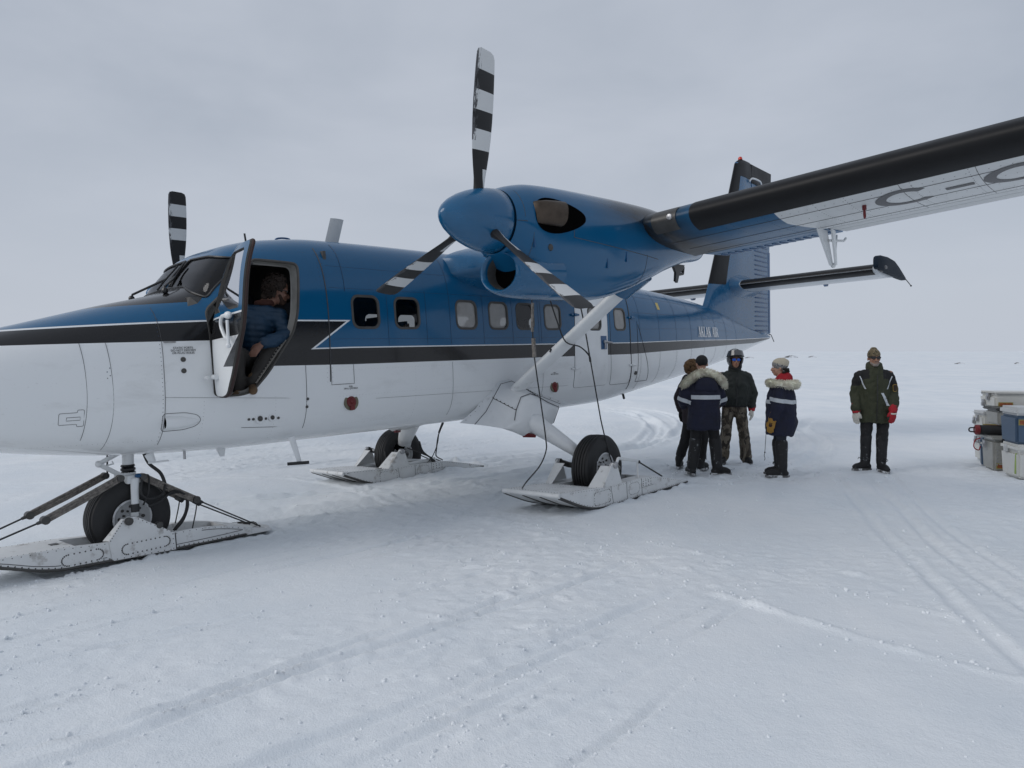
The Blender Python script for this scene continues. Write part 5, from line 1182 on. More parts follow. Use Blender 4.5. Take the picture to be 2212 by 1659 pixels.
m_leath=M('white_leather_glove',(.52,.50,.45),.75,var=.15)
m_yel=M('yellow_leather_glove',(.36,.19,.03),.7,var=.2)
m_brn=M('brown_glove_cuff',(.035,.012,.010),.8,var=.2)
m_fur=M('pale_fur',(.90,.82,.69),.95,var=.22,vs_=14)
m_knitbe=M('beige_knit',(.46,.41,.32),.95,var=.1,vs_=50,bmp=.5,bs=110,bd=.006)
m_visor=M('helmet_shell',(.05,.052,.055),.15,var=.3,vs_=7,coat=.8)
m_mirror=M('mirrored_blue_lens',(.02,.09,.42),.12,metal=.6,var=.3)
m_shade=M('dark_lens',(.008,.008,.009),.12,var=.1)
m_hair=M('brown_hair',(.020,.011,.007),.8,var=.4,vs_=20)
m_curl=M('sandy_curly_hair',(.17,.10,.05),.85,var=.45,vs_=25)
m_beard=M('grey_beard',(.22,.19,.17),.9,var=.3,vs_=40)
m_bbeard=M('brown_beard',(.035,.016,.010),.9,var=.3,vs_=40)
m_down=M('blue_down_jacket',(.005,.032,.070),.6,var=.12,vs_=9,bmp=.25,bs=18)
m_pilottr=M('grey_work_trousers',(.040,.037,.034),.9,var=.2,vs_=9,bmp=.3,bs=20)
m_collar=M('rust_collar',(.055,.016,.010),.9,var=.3)
m_pskin=M('shaded_skin',(.19,.095,.065),.6,var=.15,vs_=14)  # pilot's skin: cockpit shadow put into the colour, darker than the others
m_lip=M('lip',(.25,.09,.075),.6)
m_gold=M('gold_thread',(.42,.26,.04),.6)
m_patch=M('dark_patch',(.03,.018,.008),.8)
def camo(name,cols,sc):
    m,nt,b=newmat(name); co,x,p,z=coords(nt); c=cols[0]; k=0
    for i,q in enumerate(cols[1:]):
        n=tex(nt,co,sc*(1+.35*i),3,.55,.8,(1,1,.6)); c=mixc(nt,c,q,((n-.5-.03*i)*40).cl())
    nt.links.new(c,b.inputs['Base Color']); b.inputs['Roughness'].default_value=.85; bump(nt,b,tex(nt,co,14,4),.35,.03); return m
m_camo=camo('camouflage_trousers',[(.105,.085,.062),(.050,.040,.029),(.17,.145,.11),(.028,.022,.017)],8)
m_camoh=camo('camouflage_knit',[(.11,.085,.045),(.035,.03,.018),(.19,.15,.09)],22)
m_knitpat=None
def knitpattern():
    m,nt,b=newmat('patterned_knit'); co,x,p,z=coords(nt)
    w=nt.nodes.new('ShaderNodeTexWave'); w.inputs['Scale'].default_value=26; w.bands_direction='X'; nt.links.new(co,w.inputs['Vector'])
    w2=nt.nodes.new('ShaderNodeTexWave'); w2.inputs['Scale'].default_value=19; w2.bands_direction='Z'; nt.links.new(co,w2.inputs['Vector'])
    c=mixc(nt,(.13,.13,.14),(.44,.42,.38),(E(nt,w.outputs['Fac'])*E(nt,w2.outputs['Fac'])).gt(.33)); nt.links.new(c,b.inputs['Base Color']); b.inputs['Roughness'].default_value=.95; return m
m_knitpat=knitpattern()

def remesh(g,name,mats,parent,vox,smooth=4,wr=0.,wf=9.,seed=0,mi_of=None,ang=180,pre=None):
    """weld the shapes of g into one continuous surface, smooth it and work in folds"""
    o=g.build(name,mats if isinstance(mats,list) else [mats],parent,ac=False)
    if mi_of=='near':
        kd=kdtree.KDTree(len(g.f)); 
        for i,f in enumerate(g.f):
            c=Vector((0,0,0))
            for q in f: c+=Vector(g.v[q])
            kd.insert(c/len(f),i)
        kd.balance()
    r=o.modifiers.new('r','REMESH'); r.mode='VOXEL'; r.voxel_size=vox; r.use_smooth_shade=True
    if smooth: s=o.modifiers.new('s','SMOOTH'); s.factor=.5; s.iterations=smooth
    nm=evalmesh(o); o.modifiers.clear(); o.data=nm
    if wr:
        nm.update(); co=[v.co.copy() for v in nm.vertices]; no=[v.normal.copy() for v in nm.vertices]
        for v,c,n in zip(nm.vertices,co,no):
            q=Vector((c.x*wf,c.y*wf,c.z*wf*.62))+Vector((seed*7.3,0,0))
            d=mnoise.noise(q)*.6+abs(mnoise.noise(q*2.1))*.7-.2
            v.co=c+n*wr*d
    nm.materials.clear()
    for q in (mats if isinstance(mats,list) else [mats]): nm.materials.append(q)
    if mi_of=='near':
        for pf in nm.polygons: pf.material_index=g.m[kd.find(pf.center)[1]]
    elif mi_of:
        for pf in nm.polygons: pf.material_index=mi_of(pf.center)
    nm.polygons.foreach_set('use_smooth',[True]*len(nm.polygons)); return o
def band(src,name,mat,parent,planes,keep,off=.004):
    """a strip sewn onto a garment: the garment's own surface between two planes, lifted a little"""
    bm=bmesh.new(); bm.from_mesh(src.data)
    for co,no in planes: bmesh.ops.bisect_plane(bm,geom=bm.verts[:]+bm.edges[:]+bm.faces[:],plane_co=co,plane_no=no)
    bm.faces.ensure_lookup_table()
    bmesh.ops.delete(bm,geom=[f for f in bm.faces if not keep(f.calc_center_median(),f.normal)],context='FACES')
    bm.normal_update()
    for v in bm.verts: v.co+=v.normal*off
    me=bpy.data.meshes.new(name); bm.to_mesh(me); bm.free(); me.materials.clear(); me.materials.append(mat)
    for pf in me.polygons: pf.material_index=0
    return link(name,me,parent)
def hand(g,wrist,d,palm,sg,scale=1.,curl=.35,thick=1.):
    """palm with four unequal bent fingers and a thumb off its side; d points down the hand, palm is the palm normal"""
    w=Vector(wrist); d=Vector(d).normalized(); pn=Vector(palm); pn=(pn-d*pn.dot(d)).normalized(); s=d.cross(pn)*sg; S=scale
    g.capsule(w,w+d*.045*S,.026*S*thick,.034*S*thick,12,s,.62)
    g.capsule(w+d*.03*S,w+d*.075*S,.036*S*thick,.038*S*thick,12,s,.5)
    for k,(o,l) in enumerate(((-.030,.066),(-.010,.076),(.010,.072),(.029,.056))):
        a=w+d*.088*S+s*o*S; dd=(d+pn*curl*.5+s*o*1.2).normalized(); b=a+dd*l*.5*S; d2=(dd+pn*curl).normalized(); c=b+d2*l*.5*S
        g.capsule(a-d*.012*S,b,.0105*S*thick,.0098*S*thick,8); g.capsule(b,c,.0098*S*thick,.0082*S*thick,8)
    a=w+d*.03*S-s*.030*S; b=a+(d*.7-s*.6+pn*.3).normalized()*.036*S; c=b+(d*.9-s*.15+pn*.4).normalized()*.032*S
    g.capsule(a,b,.014*S*thick,.0125*S*thick,8); g.capsule(b,c,.012*S*thick,.0095*S*thick,8)
def headbase(g,c,yaw,pitch=0.,s=1.,beard=False):
    """skull, jaw, nose, ears; faces local -Y before yaw"""
    Rm=Matrix.Rotation(yaw,3,'Z')@Matrix.Rotation(pitch,3,'X'); C=Vector(c)
    P=lambda x,y,z:C+Rm@Vector((x*s,y*s,z*s))
    def ell(x,y,z,a,b,d):
        h=G(); h.sphere((0,0,0),(a*s,b*s,d*s),18,12); g.add([P(x,y,z)+Rm@Vector(v) for v in h.v],h.f)
    ell(0,.012,.035,.076,.095,.088); ell(0,-.022,-.035,.062,.068,.075); ell(0,-.045,-.085,.036,.038,.030)
    g.capsule(P(0,-.086,.012),P(0,-.108,-.028),.010*s,.014*s,8); ell(.012,-.098,-.030,.010,.012,.008); ell(-.012,-.098,-.030,.010,.012,.008)
    ell(.028,-.078,.028,.022,.016,.010); ell(-.028,-.078,.028,.022,.016,.010); ell(.04,-.07,-.02,.02,.02,.018); ell(-.04,-.07,-.02,.02,.02,.018)
    for q in (1,-1): ell(q*.078,.012,-.008,.010,.018,.030)
    ell(0,-.088,-.056,.022,.012,.006); ell(0,-.085,-.068,.020,.012,.006)
    return P,Rm
def glasses(P,Rm,parent,mat,s=1.,w=.034,h=.022):
    g=G()
    for q in (1,-1):
        n=16; r=[P(q*.034+w*math.cos(2*PI*k/n),-.098+.018*abs(math.cos(2*PI*k/n))*(1 if q*math.cos(2*PI*k/n)>0 else .2),.014+h*math.sin(2*PI*k/n)) for k in range(n)]
        g.loft([r,[v+Rm@Vector((0,-.005,0)) for v in r]])
    lens=g.build('sunglasses',mat,parent,ac=False)
    g=G(); g.tube([P(.0085,-.105,.02),P(-.0085,-.105,.02)],.004,6)
    for q in (1,-1): g.tube([P(q*.066,-.080,.018),P(q*.079,-.02,.014),P(q*.081,.02,.008)],.0035,6)
    g.build('frame',m_black,lens,ac=False); return lens
def eyes(P,parent):
    for q in (1,-1):
        g=G(); g.sphere(P(q*.031,-.084,.014),(.012,.010,.009),10,6); e=g.build('eye',m_txt,parent,ac=False)
        g=G(); g.sphere(P(q*.031,-.0925,.014),(.005,.004,.005),8,5); g.build('iris',m_black,e,ac=False)
def bootshape(g,ank,toe,s=1.,shaft=.36,rad=.062,kn=None):
    """felt boot: a wide shaft and a rounded foot"""
    A=Vector(ank); T=Vector((toe[0],toe[1],0)).normalized()
    B_=A+(Vector(kn)-A)*(shaft/(Vector(kn)-A).z) if kn is not None else A+Vector((0,0,shaft)); g.capsule(A+Vector((0,0,.02)),B_,rad*.92,rad*1.08,14)
    g.capsule(A+T*-.02+Vector((0,0,-.02)),A+T*.13*s+Vector((0,0,-.052)),.052,.046,12,(0,0,1),1.0)
    g.capsule(A+T*-.05*s+Vector((0,0,-.055)),A+T*.15*s+Vector((0,0,-.062)),.040,.042,12)
def sole(ank,toe,s,name,parent):
    A=Vector(ank); T=Vector((toe[0],toe[1],0)).normalized(); N=Vector((-T.y,T.x,0)); g=G(); r=[]
    for k in range(20):
        a=2*PI*k/20; u=math.cos(a); r.append(A+T*(.05*s+.150*s*u)+N*(.050+.006*u)*math.sin(a)+Vector((0,0,-.112)))
    g.loft([r,[q+Vector((0,0,.03)) for q in r]]); return g.build(name,m_sole,parent,ac=False,bev=.004)
def fur(name,path,r,mat,parent,n=1500,L=.055):
    """a strip of fur: a soft core and a coat of fine tufts"""
    P=spline(path,8); g=G(); g.tube(P,[r*.72*(.55+.45*math.sin(PI*min(1,max(0,k/(len(P)-1))))**.4) for k in range(len(P))],10)
    for _ in range(n):
        k=random.randrange(1,len(P)-1); t=(P[k+1]-P[k-1]).normalized(); u=t.orthogonal().normalized(); q=Matrix.Rotation(random.random()*2*PI,3,t)@u
        sc=(.55+.45*math.sin(PI*k/(len(P)-1))**.4)
        b=P[k]+t*random.uniform(-.02,.02)+q*r*.6*sc; l=L*random.uniform(.6,1.15); dr=(q+t*random.uniform(-.5,.5)+Vector((0,0,-.25))).normalized(); w=t.cross(q)*.006
        g.add([b-w,b+w,b+dr*l*.6+t*.004,b+dr*l],[(0,1,2),(0,2,3),(1,3,2)])
    return g.build(name,mat,parent,ac=False,ang=180,recalc=False)
def curls(name,c,rad,mat,parent,n,r0,keep,seed=1,tr=.006):
    rr=random.Random(seed); g=G(); c=Vector(c)
    while n>0:
        d=Vector((rr.gauss(0,1),rr.gauss(0,1),rr.gauss(0,1))).normalized()
        if not keep(d): continue
        p=c+Vector((d.x*rad[0],d.y*rad[1],d.z*rad[2]))*rr.uniform(.95,1.12); u=d.orthogonal().normalized(); w=d.cross(u); ph=rr.random()*6; n-=1
        pts=[p+(u*math.cos(ph+a*1.15)+w*math.sin(ph+a*1.15))*r0*rr.uniform(.8,1.2)+d*(a*.004) for a in range(6)]
        g.tube(pts,tr,4,False)
    return g.build(name,mat,parent,ac=False,ang=180)
def person(label,x,y,yaw,z=None,group=None,mat4=None):
    o=thing('person',label,'person',mat4 if mat4 is not None else Matrix.Translation((x,y,gz(x,y) if z is None else z))@Matrix.Rotation(yaw,4,'Z'),group); return o
def body(par,J,skin,headyaw=0,headpitch=0,hs=1.,hands=True):
    """one continuous figure under the clothes: head, neck, trunk, limbs, hands and feet"""
    g=G(); P,Rm=headbase(g,J['head'],headyaw,headpitch,hs)
    V=lambda k:Vector(J[k])
    g.capsule(V('neck'),V('head')+Vector((0,.01,-.05)),.055,.054,12); g.capsule(V('chest'),V('neck'),.13,.07,14,(1,0,0),.75); g.capsule(V('pelvis'),V('chest'),.13,.135,14,(1,0,0),.75)
    for s in ('l','r'):
        g.capsule(V('sh'+s),V('el'+s),.05,.042,10); g.capsule(V('el'+s),V('wr'+s),.042,.029,10); g.capsule(V('chest')+Vector((0,0,.08)),V('sh'+s),.08,.052,10)
        g.capsule(V('hip'+s),V('kn'+s),.070,.048,12); g.capsule(V('kn'+s),V('an'+s),.047,.036,12); t=Vector(J['toe'+s]); g.capsule(V('an'+s)+Vector((0,0,-.05)),V('an'+s)+Vector((t.x,t.y,0)).normalized()*.13+Vector((0,0,-.06)),.035,.03,10)
        if hands: h=J['hand'+s]; hand(g,V('wr'+s),h[0],h[1],1 if s=='r' else -1,1.)
    b=remesh(g,'body',skin,par,.0085,2)
    return b,P,Rm
def torso(g,secs,n=22):
    g.loft([[(cx+rx*math.copysign(abs(math.cos(2*PI*k/n))**.85,math.cos(2*PI*k/n)),cy+ry*math.copysign(abs(math.sin(2*PI*k/n))**.85,math.sin(2*PI*k/n)),z) for k in range(n)] for z,cx,cy,rx,ry in secs])
def stand(**kw):
    J=dict(head=(0,-.015,1.63),neck=(0,.01,1.47),chest=(0,.01,1.26),pelvis=(0,0,.95),shl=(-.19,.01,1.41),shr=(.19,.01,1.41),ell=(-.25,.04,1.12),elr=(.25,.04,1.12),wrl=(-.27,-.03,.88),wrr=(.27,-.03,.88),
        hipl=(-.095,0,.92),hipr=(.095,0,.92),knl=(-.115,-.02,.51),knr=(.115,-.02,.51),anl=(-.12,.02,.115),anr=(.12,.02,.115),toel=(-.3,-1),toer=(.3,-1),handl=((0,-.1,-1),(.9,.3,0)),handr=((0,-.1,-1),(-.9,.3,0)))
    J.update(kw); return J
def trousers(par,J,mat,name='trousers',k=1.,cuff=.0,low=None,folds=.016):
    g=G(); V=lambda q:Vector(J[q])
    torso(g,[(J['pelvis'][2]+.10,J['pelvis'][0],J['pelvis'][1],.165*k,.125*k),(J['pelvis'][2]-.02,J['pelvis'][0],J['pelvis'][1]+.01,.175*k,.135*k),(J['pelvis'][2]-.10,J['pelvis'][0],J['pelvis'][1],.16*k,.125*k)])
    for s in ('l','r'):
        g.capsule(V('hip'+s)+Vector((0,0,-.02)),V('kn'+s),.098*k,.080*k,14); e=V('an'+s).lerp(V('kn'+s),(low if low is not None else .03)/(V('kn'+s).z-V('an'+s).z)); g.capsule(V('kn'+s),e,.080*k,.072*k+cuff,14)
    return remesh(g,name,mat,par,.014,3,folds,9,random.randrange(50))
def sleeves(g,J,r0=.078,r1=.07,r2=.062,end=.0):
    V=lambda q:Vector(J[q])
    for s in ('l','r'):
        g.capsule(V('sh'+s)+Vector((0,0,-.035)),V('el'+s),r0*.88,r1,14); g.capsule(V('neck')+Vector((0,0,-.055)),V('sh'+s)+Vector((0,0,-.03)),.085,r0*.82,14); w=V('wr'+s); d=(w-V('el'+s)).normalized(); g.capsule(V('el'+s),w-d*(r2*.6+end),r1,r2,14)
def gloves(par,J,s,mat,cuff=None,palmmat=None,thick=1.35,back=None):
    g=G(); V=Vector(J['wr'+s]); h=J['hand'+s]; hand(g,V,h[0],h[1],1 if s=='r' else -1,1.12,.4,thick)
    gl=remesh(g,'glove',mat,par,.0062,2)
    d=(V-Vector(J['el'+s])).normalized()
    if cuff: c=G(); c.tube([V-d*.105,V-d*.02,V+Vector(h[0]).normalized()*.035],[.062,.060,.047],14,True); c.build('cuff',cuff,gl,ac=False)
    if back:
        g=G(); dd=Vector(h[0]).normalized(); pn=Vector(h[1]); pn=(pn-dd*pn.dot(dd)).normalized(); g.capsule(V+dd*.035-pn*.016,V+dd*.075-pn*.016,.033,.033,12,dd.cross(pn),.45); g.build('glove_back',back,gl,ac=False)
    return gl
def boots(par,J,shaft=.36,rad=.064,ties=True):
    for s in ('l','r'):
        g=G(); A=Vector(J['an'+s]); bootshape(g,A,J['toe'+s],1.12,shaft,rad,J['kn'+s]); b=remesh(g,'boot',m_bootb,par,.012,2,.007,12,random.randrange(50))
        sole(A,J['toe'+s],1.12,'sole',b)
        if ties:
            T=Vector((*J['toe'+s],0)).normalized(); g=G(); c=A+T*.085+Vector((0,0,.055)); n=Vector((-T.y,T.x,0)); g.tube(spline([c,c+n*.03+Vector((0,0,.02)),c+n*.05,c+n*.02-Vector((0,0,.015)),c,c-n*.03+Vector((0,0,.02)),c-n*.05-Vector((0,0,.01))],4),.004,5); g.build('laces',m_refl if False else m_cable,b,ac=False)
# --- person 1: back to the camera, navy parka with a pale fur ruff, black cap
p1=person('person in navy parka and black cap, back to the camera with legs apart',2.77,10.36,R(180),group=None)
J=stand(head=(0,-.12,1.60),neck=(0,-.05,1.43),chest=(0,.0,1.22),pelvis=(0,.03,.95),shl=(-.20,-.02,1.36),shr=(.20,-.02,1.36),ell=(-.27,-.06,1.08),elr=(.28,-.04,1.08),wrl=(-.22,-.25,1.00),wrr=(.22,-.25,1.00),handl=((.2,-1,0),(1,0,0)),handr=((-.2,-1,0),(-1,0,0)),
    knl=(-.17,.0,.51),knr=(.10,-.02,.51),anl=(-.20,.03,.115),anr=(.16,.02,.115),toel=(-1,-.15),toer=(.15,-1))
b,P,Rm=body(p1,J,m_skin,0,R(18))
trousers(p1,J,m_trou,k=1.02,low=.25); boots(p1,J,.38,.084)
g=G(); torso(g,[(.66,0,.02,.235,.19),(.80,0,.02,.232,.19),(1.0,0,.02,.225,.18),(1.2,0,.01,.235,.175),(1.34,0,-.02,.215,.15),(1.43,0,-.05,.13,.12)]); sleeves(g,J,.10,.088,.074); jk=remesh(g,'parka',m_navy,p1,.016,4,.030,8,3)
band(jk,'reflective_stripe',m_refl,jk,[((0,0,1.105),(0,0,1)),((0,0,1.165),(0,0,1))],lambda c,n:1.105<c.z<1.165 and abs(c.x)<.205,.005)
for s in (1,-1): 
    a=Vector((s*.245,-.04,1.20)); ax=Vector((s*.28,-.15,-1)).normalized()
    band(jk,'sleeve_stripe',m_refl,jk,[(a+ax*.085,ax),(a+ax*.14,ax)],lambda c,n,a=a,ax=ax,s=s:.085<(c-a).dot(ax)<.14 and s*c.x>.205,.005)
fur('fur_ruff',[(-.30,-.02,1.27),(-.245,.07,1.36),(-.15,.10,1.435),(0,.09,1.485),(.15,.10,1.435),(.245,.07,1.36),(.30,-.02,1.27)],.068,m_fur,p1,3600,.042)
g=G(); torso(g,[(1.22,0,.155,.17,.03),(1.33,0,.14,.16,.05),(1.42,0,.09,.12,.06)]); remesh(g,'hood',m_navy,p1,.016,4,.01,9,4)
g=G(); c=P(0,.012,.045); g.sphere(c,(.088,.104,.092),18,12); remesh(g,'beanie',m_blkcl,p1,.01,2)
for s in ('l','r'): gloves(p1,J,s,m_blkcl)
# --- person 2: mostly hidden behind person 1, curly sandy hair
p2=person('person with curly sandy hair mostly hidden behind the one in the black cap',2.84,11.02,R(125))
J=stand(head=(.04,.06,1.55),neck=(.02,.04,1.44),knl=(-.12,-.0,.51),anl=(-.14,.05,.115),knr=(.14,.06,.51),anr=(.20,.16,.115),toel=(.2,-1),toer=(.6,-1),wrr=(.30,.0,.88),elr=(.30,.06,1.1))
b,P,Rm=body(p2,J,m_skin,0,R(14)); trousers(p2,J,m_trou,k=1.08,low=.1); boots(p2,J,.26,.068)
g=G(); torso(g,[(.70,0,.0,.225,.18),(.9,0,0,.225,.18),(1.2,0,.01,.235,.17),(1.36,0,.0,.21,.145),(1.45,0,-.02,.12,.11)]); sleeves(g,J,.098,.086,.074); remesh(g,'parka',m_navy2,p2,.016,4,.022,8,9)
curls('curly_hair',P(0,.015,.02),(.092,.105,.10),m_curl,p2,420,.014,lambda d:d.y>-.55 or d.z>.45,3,.0055)
g=G(); g.sphere(P(0,.02,.02),(.088,.10,.098),16,10); g.build('hair_base',m_hair,p2,ac=False)
for s in ('l','r'): gloves(p2,J,s,m_blkcl)
# --- person 3: helmet, bomber jacket, camouflage trousers, facing the camera
p3=person('person in grey helmet and mirrored glasses, dark green jacket, facing the camera',3.58,11.55,R(-6))
J=stand(head=(0,-.05,1.66),neck=(0,-.01,1.49),chest=(0,0,1.29),shl=(-.205,.0,1.43),shr=(.205,.0,1.43),elr=(.285,.02,1.14),wrr=(.27,-.03,.89),ell=(-.29,.02,1.14),wrl=(-.28,-.05,.90),handr=((.03,-.12,-1),(-.7,.3,0)),anl=(-.155,.03,.115),anr=(.20,.0,.115),knr=(.155,-.03,.51),knl=(-.12,-.02,.51),toel=(-.2,-1),toer=(.2,-1))
b,P,Rm=body(p3,J,m_tan,0,R(-4)); trousers(p3,J,m_camo,k=1.06,cuff=.018,low=.0,folds=.024); boots(p3,J,.16,.058,False)
g=G(); torso(g,[(.93,0,0,.20,.155),(.97,0,0,.215,.17),(1.08,0,-.01,.245,.19),(1.28,0,-.01,.245,.18),(1.40,0,.0,.21,.14),(1.50,0,-.01,.115,.105)]); sleeves(g,J,.10,.092,.072); jk=remesh(g,'bomber_jacket',m_bomb,p3,.016,4,.036,8,12)
g=G(); g.tube([(0,-.205,.96),(0,-.207,1.2),(0,-.175,1.40)],.006,6); g.build('zip',m_black,jk,ac=False)
g=G(); g.tube([(0,-.0,.925),(0,0,.955)],[(.205,.16)]*2,24,True,(1,0,0)); g.build('waistband',m_blkcl,jk,ac=False)
gloves(p3,J,'r',m_leath,m_red); gloves(p3,J,'l',m_leath,m_red)
# helmet: a shell open at the face, visor pushed up, padded chin
g=G(); C=P(0,.01,.03); n=28; rings=[]
for k in range(15):
    a=PI*.5-PI*.83*k/14; z=.150*math.sin(a); r=math.cos(a)
    rings.append((z,max(r,.02)))
for sgn in (0,):
    R2=[]
    for z,r in rings:
        ring=[]
        for j in range(n+1):
            t=-PI/2+R(1)+ (2*PI-R(2))*j/n if z>.035 else -PI/2+R(52)+(2*PI-R(104))*j/n
            ring.append(C+Rm@Vector((.132*r*math.cos(t),.150*r*math.sin(t),z)))
        R2.append(ring)
    g.loft(R2,closed=False); 
hm=g.build('helmet',m_visor,p3,ac=False,ang=60); sm=hm.modifiers.new('s','SOLIDIFY'); sm.thickness=.022; sm.offset=-1; nm=evalmesh(hm); hm.modifiers.clear(); hm.data=nm
g=G(); rr=[]
for k in range(7):
    z=.035+.014*k
    rr.append([C+Rm@Vector(((.142-.0035*k)*math.cos(-PI/2+t),(.168-.005*k)*math.sin(-PI/2+t),z+.02*math.cos(t))) for t in np.linspace(-1.25,1.25,20)])
g.loft(rr,closed=False); g.build('visor',m_visor,hm,ac=False,ang=60)
g=G(); g.tube([C+Rm@Vector((.133*math.cos(-PI/2+t),.152*math.sin(-PI/2+t),.040)) for t in np.linspace(-1.5,1.5,16)],.010,6); g.tube([C+Rm@Vector((.128*math.cos(t)*1.,.01,.02+.128*math.sin(t)*1.12)) for t in np.linspace(.25,PI-.25,16)],.006,6); g.build('visor_hinge_rim',m_black,hm,ac=False)
g=G(); torso(g,[(1.47,0,-.01,.10,.10),(1.54,0,-.02,.10,.105),(1.58,0,-.005,.092,.10)]); remesh(g,'collar',m_bomb,p3,.012,2,.01,12,5)
for s in (1,-1): g=G(); g.capsule(P(s*.085,-.01,.03),P(s*.075,-.03,-.10),.026,.024,10); g.capsule(P(s*.075,-.03,-.10),P(0,-.055,-.135),.024,.02,10); g.build('helmet_lining',m_blkcl,hm,ac=False)
glasses(P,Rm,p3,m_mirror,1,.032,.021); g=G(); g.capsule(P(-.018,-.094,-.062),P(.018,-.094,-.062),.006,.006,8); g.build('lips',m_lip,b,ac=False)
# --- person 4: woman in profile, navy parka, patterned beanie, red scarf
p4=person('person in navy parka and beige patterned beanie with red neck hood, facing left',3.74,9.97,R(-112))
J=stand(head=(0,-.03,1.515),neck=(0,.0,1.37),chest=(0,.0,1.17),pelvis=(0,0,.89),shl=(-.17,.0,1.30),shr=(.17,.0,1.30),ell=(-.22,.0,1.03),elr=(.22,-.02,1.03),wrl=(-.21,-.07,.79),wrr=(.20,-.10,.80),hipl=(-.085,0,.86),hipr=(.085,0,.86),knl=(-.09,-.03,.48),knr=(.09,.02,.48),anl=(-.09,-.0,.115),anr=(.09,.03,.115),toel=(-.15,-1),toer=(.2,-1),handl=((0,-.2,-1),(.9,.3,0)),handr=((0,-.2,-1),(-.9,.3,0)))
b,P,Rm=body(p4,J,m_skin,R(6),R(2),.94); trousers(p4,J,m_jean,k=.80,low=.20,folds=.014); boots(p4,J,.35,.080)
g=G(); torso(g,[(.58,0,.0,.195,.185),(.72,0,.01,.205,.215),(.95,0,.01,.205,.205),(1.13,0,.005,.21,.19),(1.26,0,.005,.18,.14),(1.35,0,.0,.11,.11)]); sleeves(g,J,.088,.08,.070); jk=remesh(g,'parka',m_navy,p4,.016,4,.030,8,21)
band(jk,'reflective_stripe',m_refl,jk,[((0,0,1.025),(0,0,1)),((0,0,1.078),(0,0,1))],lambda c,n:1.025<c.z<1.078 and abs(c.x)<.165 ,.005)
for s in (1,-1): band(jk,'sleeve_stripe',m_refl,jk,[((0,0,1.045),(0,.15,1)),((0,0,1.10),(0,.15,1))],lambda c,n,s=s:1.045<c.z+.15*c.y<1.10 and s*c.x>.165,.006)
fur('fur_ruff',[(-.04,-.16,1.30),(-.15,-.12,1.30),(-.215,-.01,1.285),(-.18,.12,1.28),(-.05,.19,1.29),(.08,.18,1.29),(.19,.10,1.29),(.21,-.02,1.30),(.14,-.13,1.31),(.05,-.16,1.31)],.064,m_fur,p4,3600,.040)
g=G(); torso(g,[(1.30,0,.03,.125,.125),(1.36,0,.035,.12,.12),(1.42,0,.045,.09,.09),(1.45,0,.05,.07,.07)]); remesh(g,'red_hood',m_red,p4,.013,2,.022,14,8)
g=G(); g.sphere(P(0,.020,.055),(.094,.112,.090),20,12); g.capsule(P(0,.06,.10),P(0,.10,.08),.05,.045,12); bn=remesh(g,'beanie',[m_knitbe,m_knitpat],p4,.009,3,0,0,0,lambda c:1 if (c-P(0,.02,.055)).dot(Vector((0,.28,1)))<-.0 else 0)
curls('hair',P(0,.05,-.04),(.072,.07,.06),m_hair,p4,60,.012,lambda d:d.y>.1 and d.z<.3,5,.006)
g=G(); g.capsule(P(-.018,-.092,-.062),P(.018,-.092,-.062),.006,.006,8); g.build('lips',m_lip,b,ac=False); eyes(P,b)
gloves(p4,J,'l',m_yel,m_yel,back=m_brn); gloves(p4,J,'r',m_yel,m_yel,back=m_brn)
g=G(); g.tube([(-.10,-.19,.60),(-.10,-.20,.36),(-.10,-.205,.30)],.004,5); g.sphere((-.10,-.203,.315),(.012,.012,.010),8,5); g.tube(spline([(-.10,-.203,.31),(-.095,-.21,.27),(-.105,-.20,.23),(-.10,-.205,.20)],4),.004,5); g.build('drawcord',m_cable,jk,ac=False)
# --- person 5: olive and black parka, camouflage beanie
p5=person('bearded person in olive and black parka and camouflage beanie standing apart on the right',5.19,10.27,R(-14))
J=stand(head=(-.02,-.04,1.615),neck=(0,-.0,1.46),shl=(-.195,.0,1.395),shr=(.195,.0,1.395),ell=(-.235,.03,1.11),elr=(.245,.0,1.12),wrl=(-.25,-.08,.865),wrr=(.215,-.15,.885),pelvis=(.02,0,.95),hipl=(-.075,0,.92),hipr=(.115,0,.92),handl=((-.05,-.15,-1),(.6,.6,0)),handr=((-.1,-.35,-1),(-.5,.8,0)),anl=(-.09,.03,.115),anr=(.10,-.05,.115),knl=(-.10,-.02,.51),knr=(.105,-.05,.51),toel=(-1,-.5),toer=(.25,-1))
b,P,Rm=body(p5,J,m_tan,R(4),R(0)); trousers(p5,J,m_trou,k=.98,low=.28,folds=.024); boots(p5,J,.38,.074)
def oliv(c): 
    return 1 if (c.z>1.22 and abs(c.x)>.145+.4*max(0,1.36-c.z) or c.z>1.33 and abs(c.x)>.09) else 0
g=G(); torso(g,[(.70,.01,.0,.20,.16),(.85,.01,.0,.19,.155),(1.05,.01,-.01,.18,.155),(1.25,0,.0,.195,.15),(1.36,0,.0,.175,.13),(1.46,0,-.0,.11,.11)]); sleeves(g,J,.092,.080,.068); jk=remesh(g,'parka',[m_olive,m_blkcl],p5,.014,4,.030,8,31,oliv)
g=G(); torso(g,[(1.42,0,.0,.11,.11),(1.50,0,.02,.115,.115),(1.55,0,.05,.10,.10),(1.58,.0,.07,.06,.06)]); remesh(g,'hood',m_olive,p5,.013,2,.014,12,33)
g=G(); g.tube([(0,-.185,.72),(0,-.19,1.1),(0,-.165,1.38)],.006,6); g.build('zip',m_black,jk,ac=False)
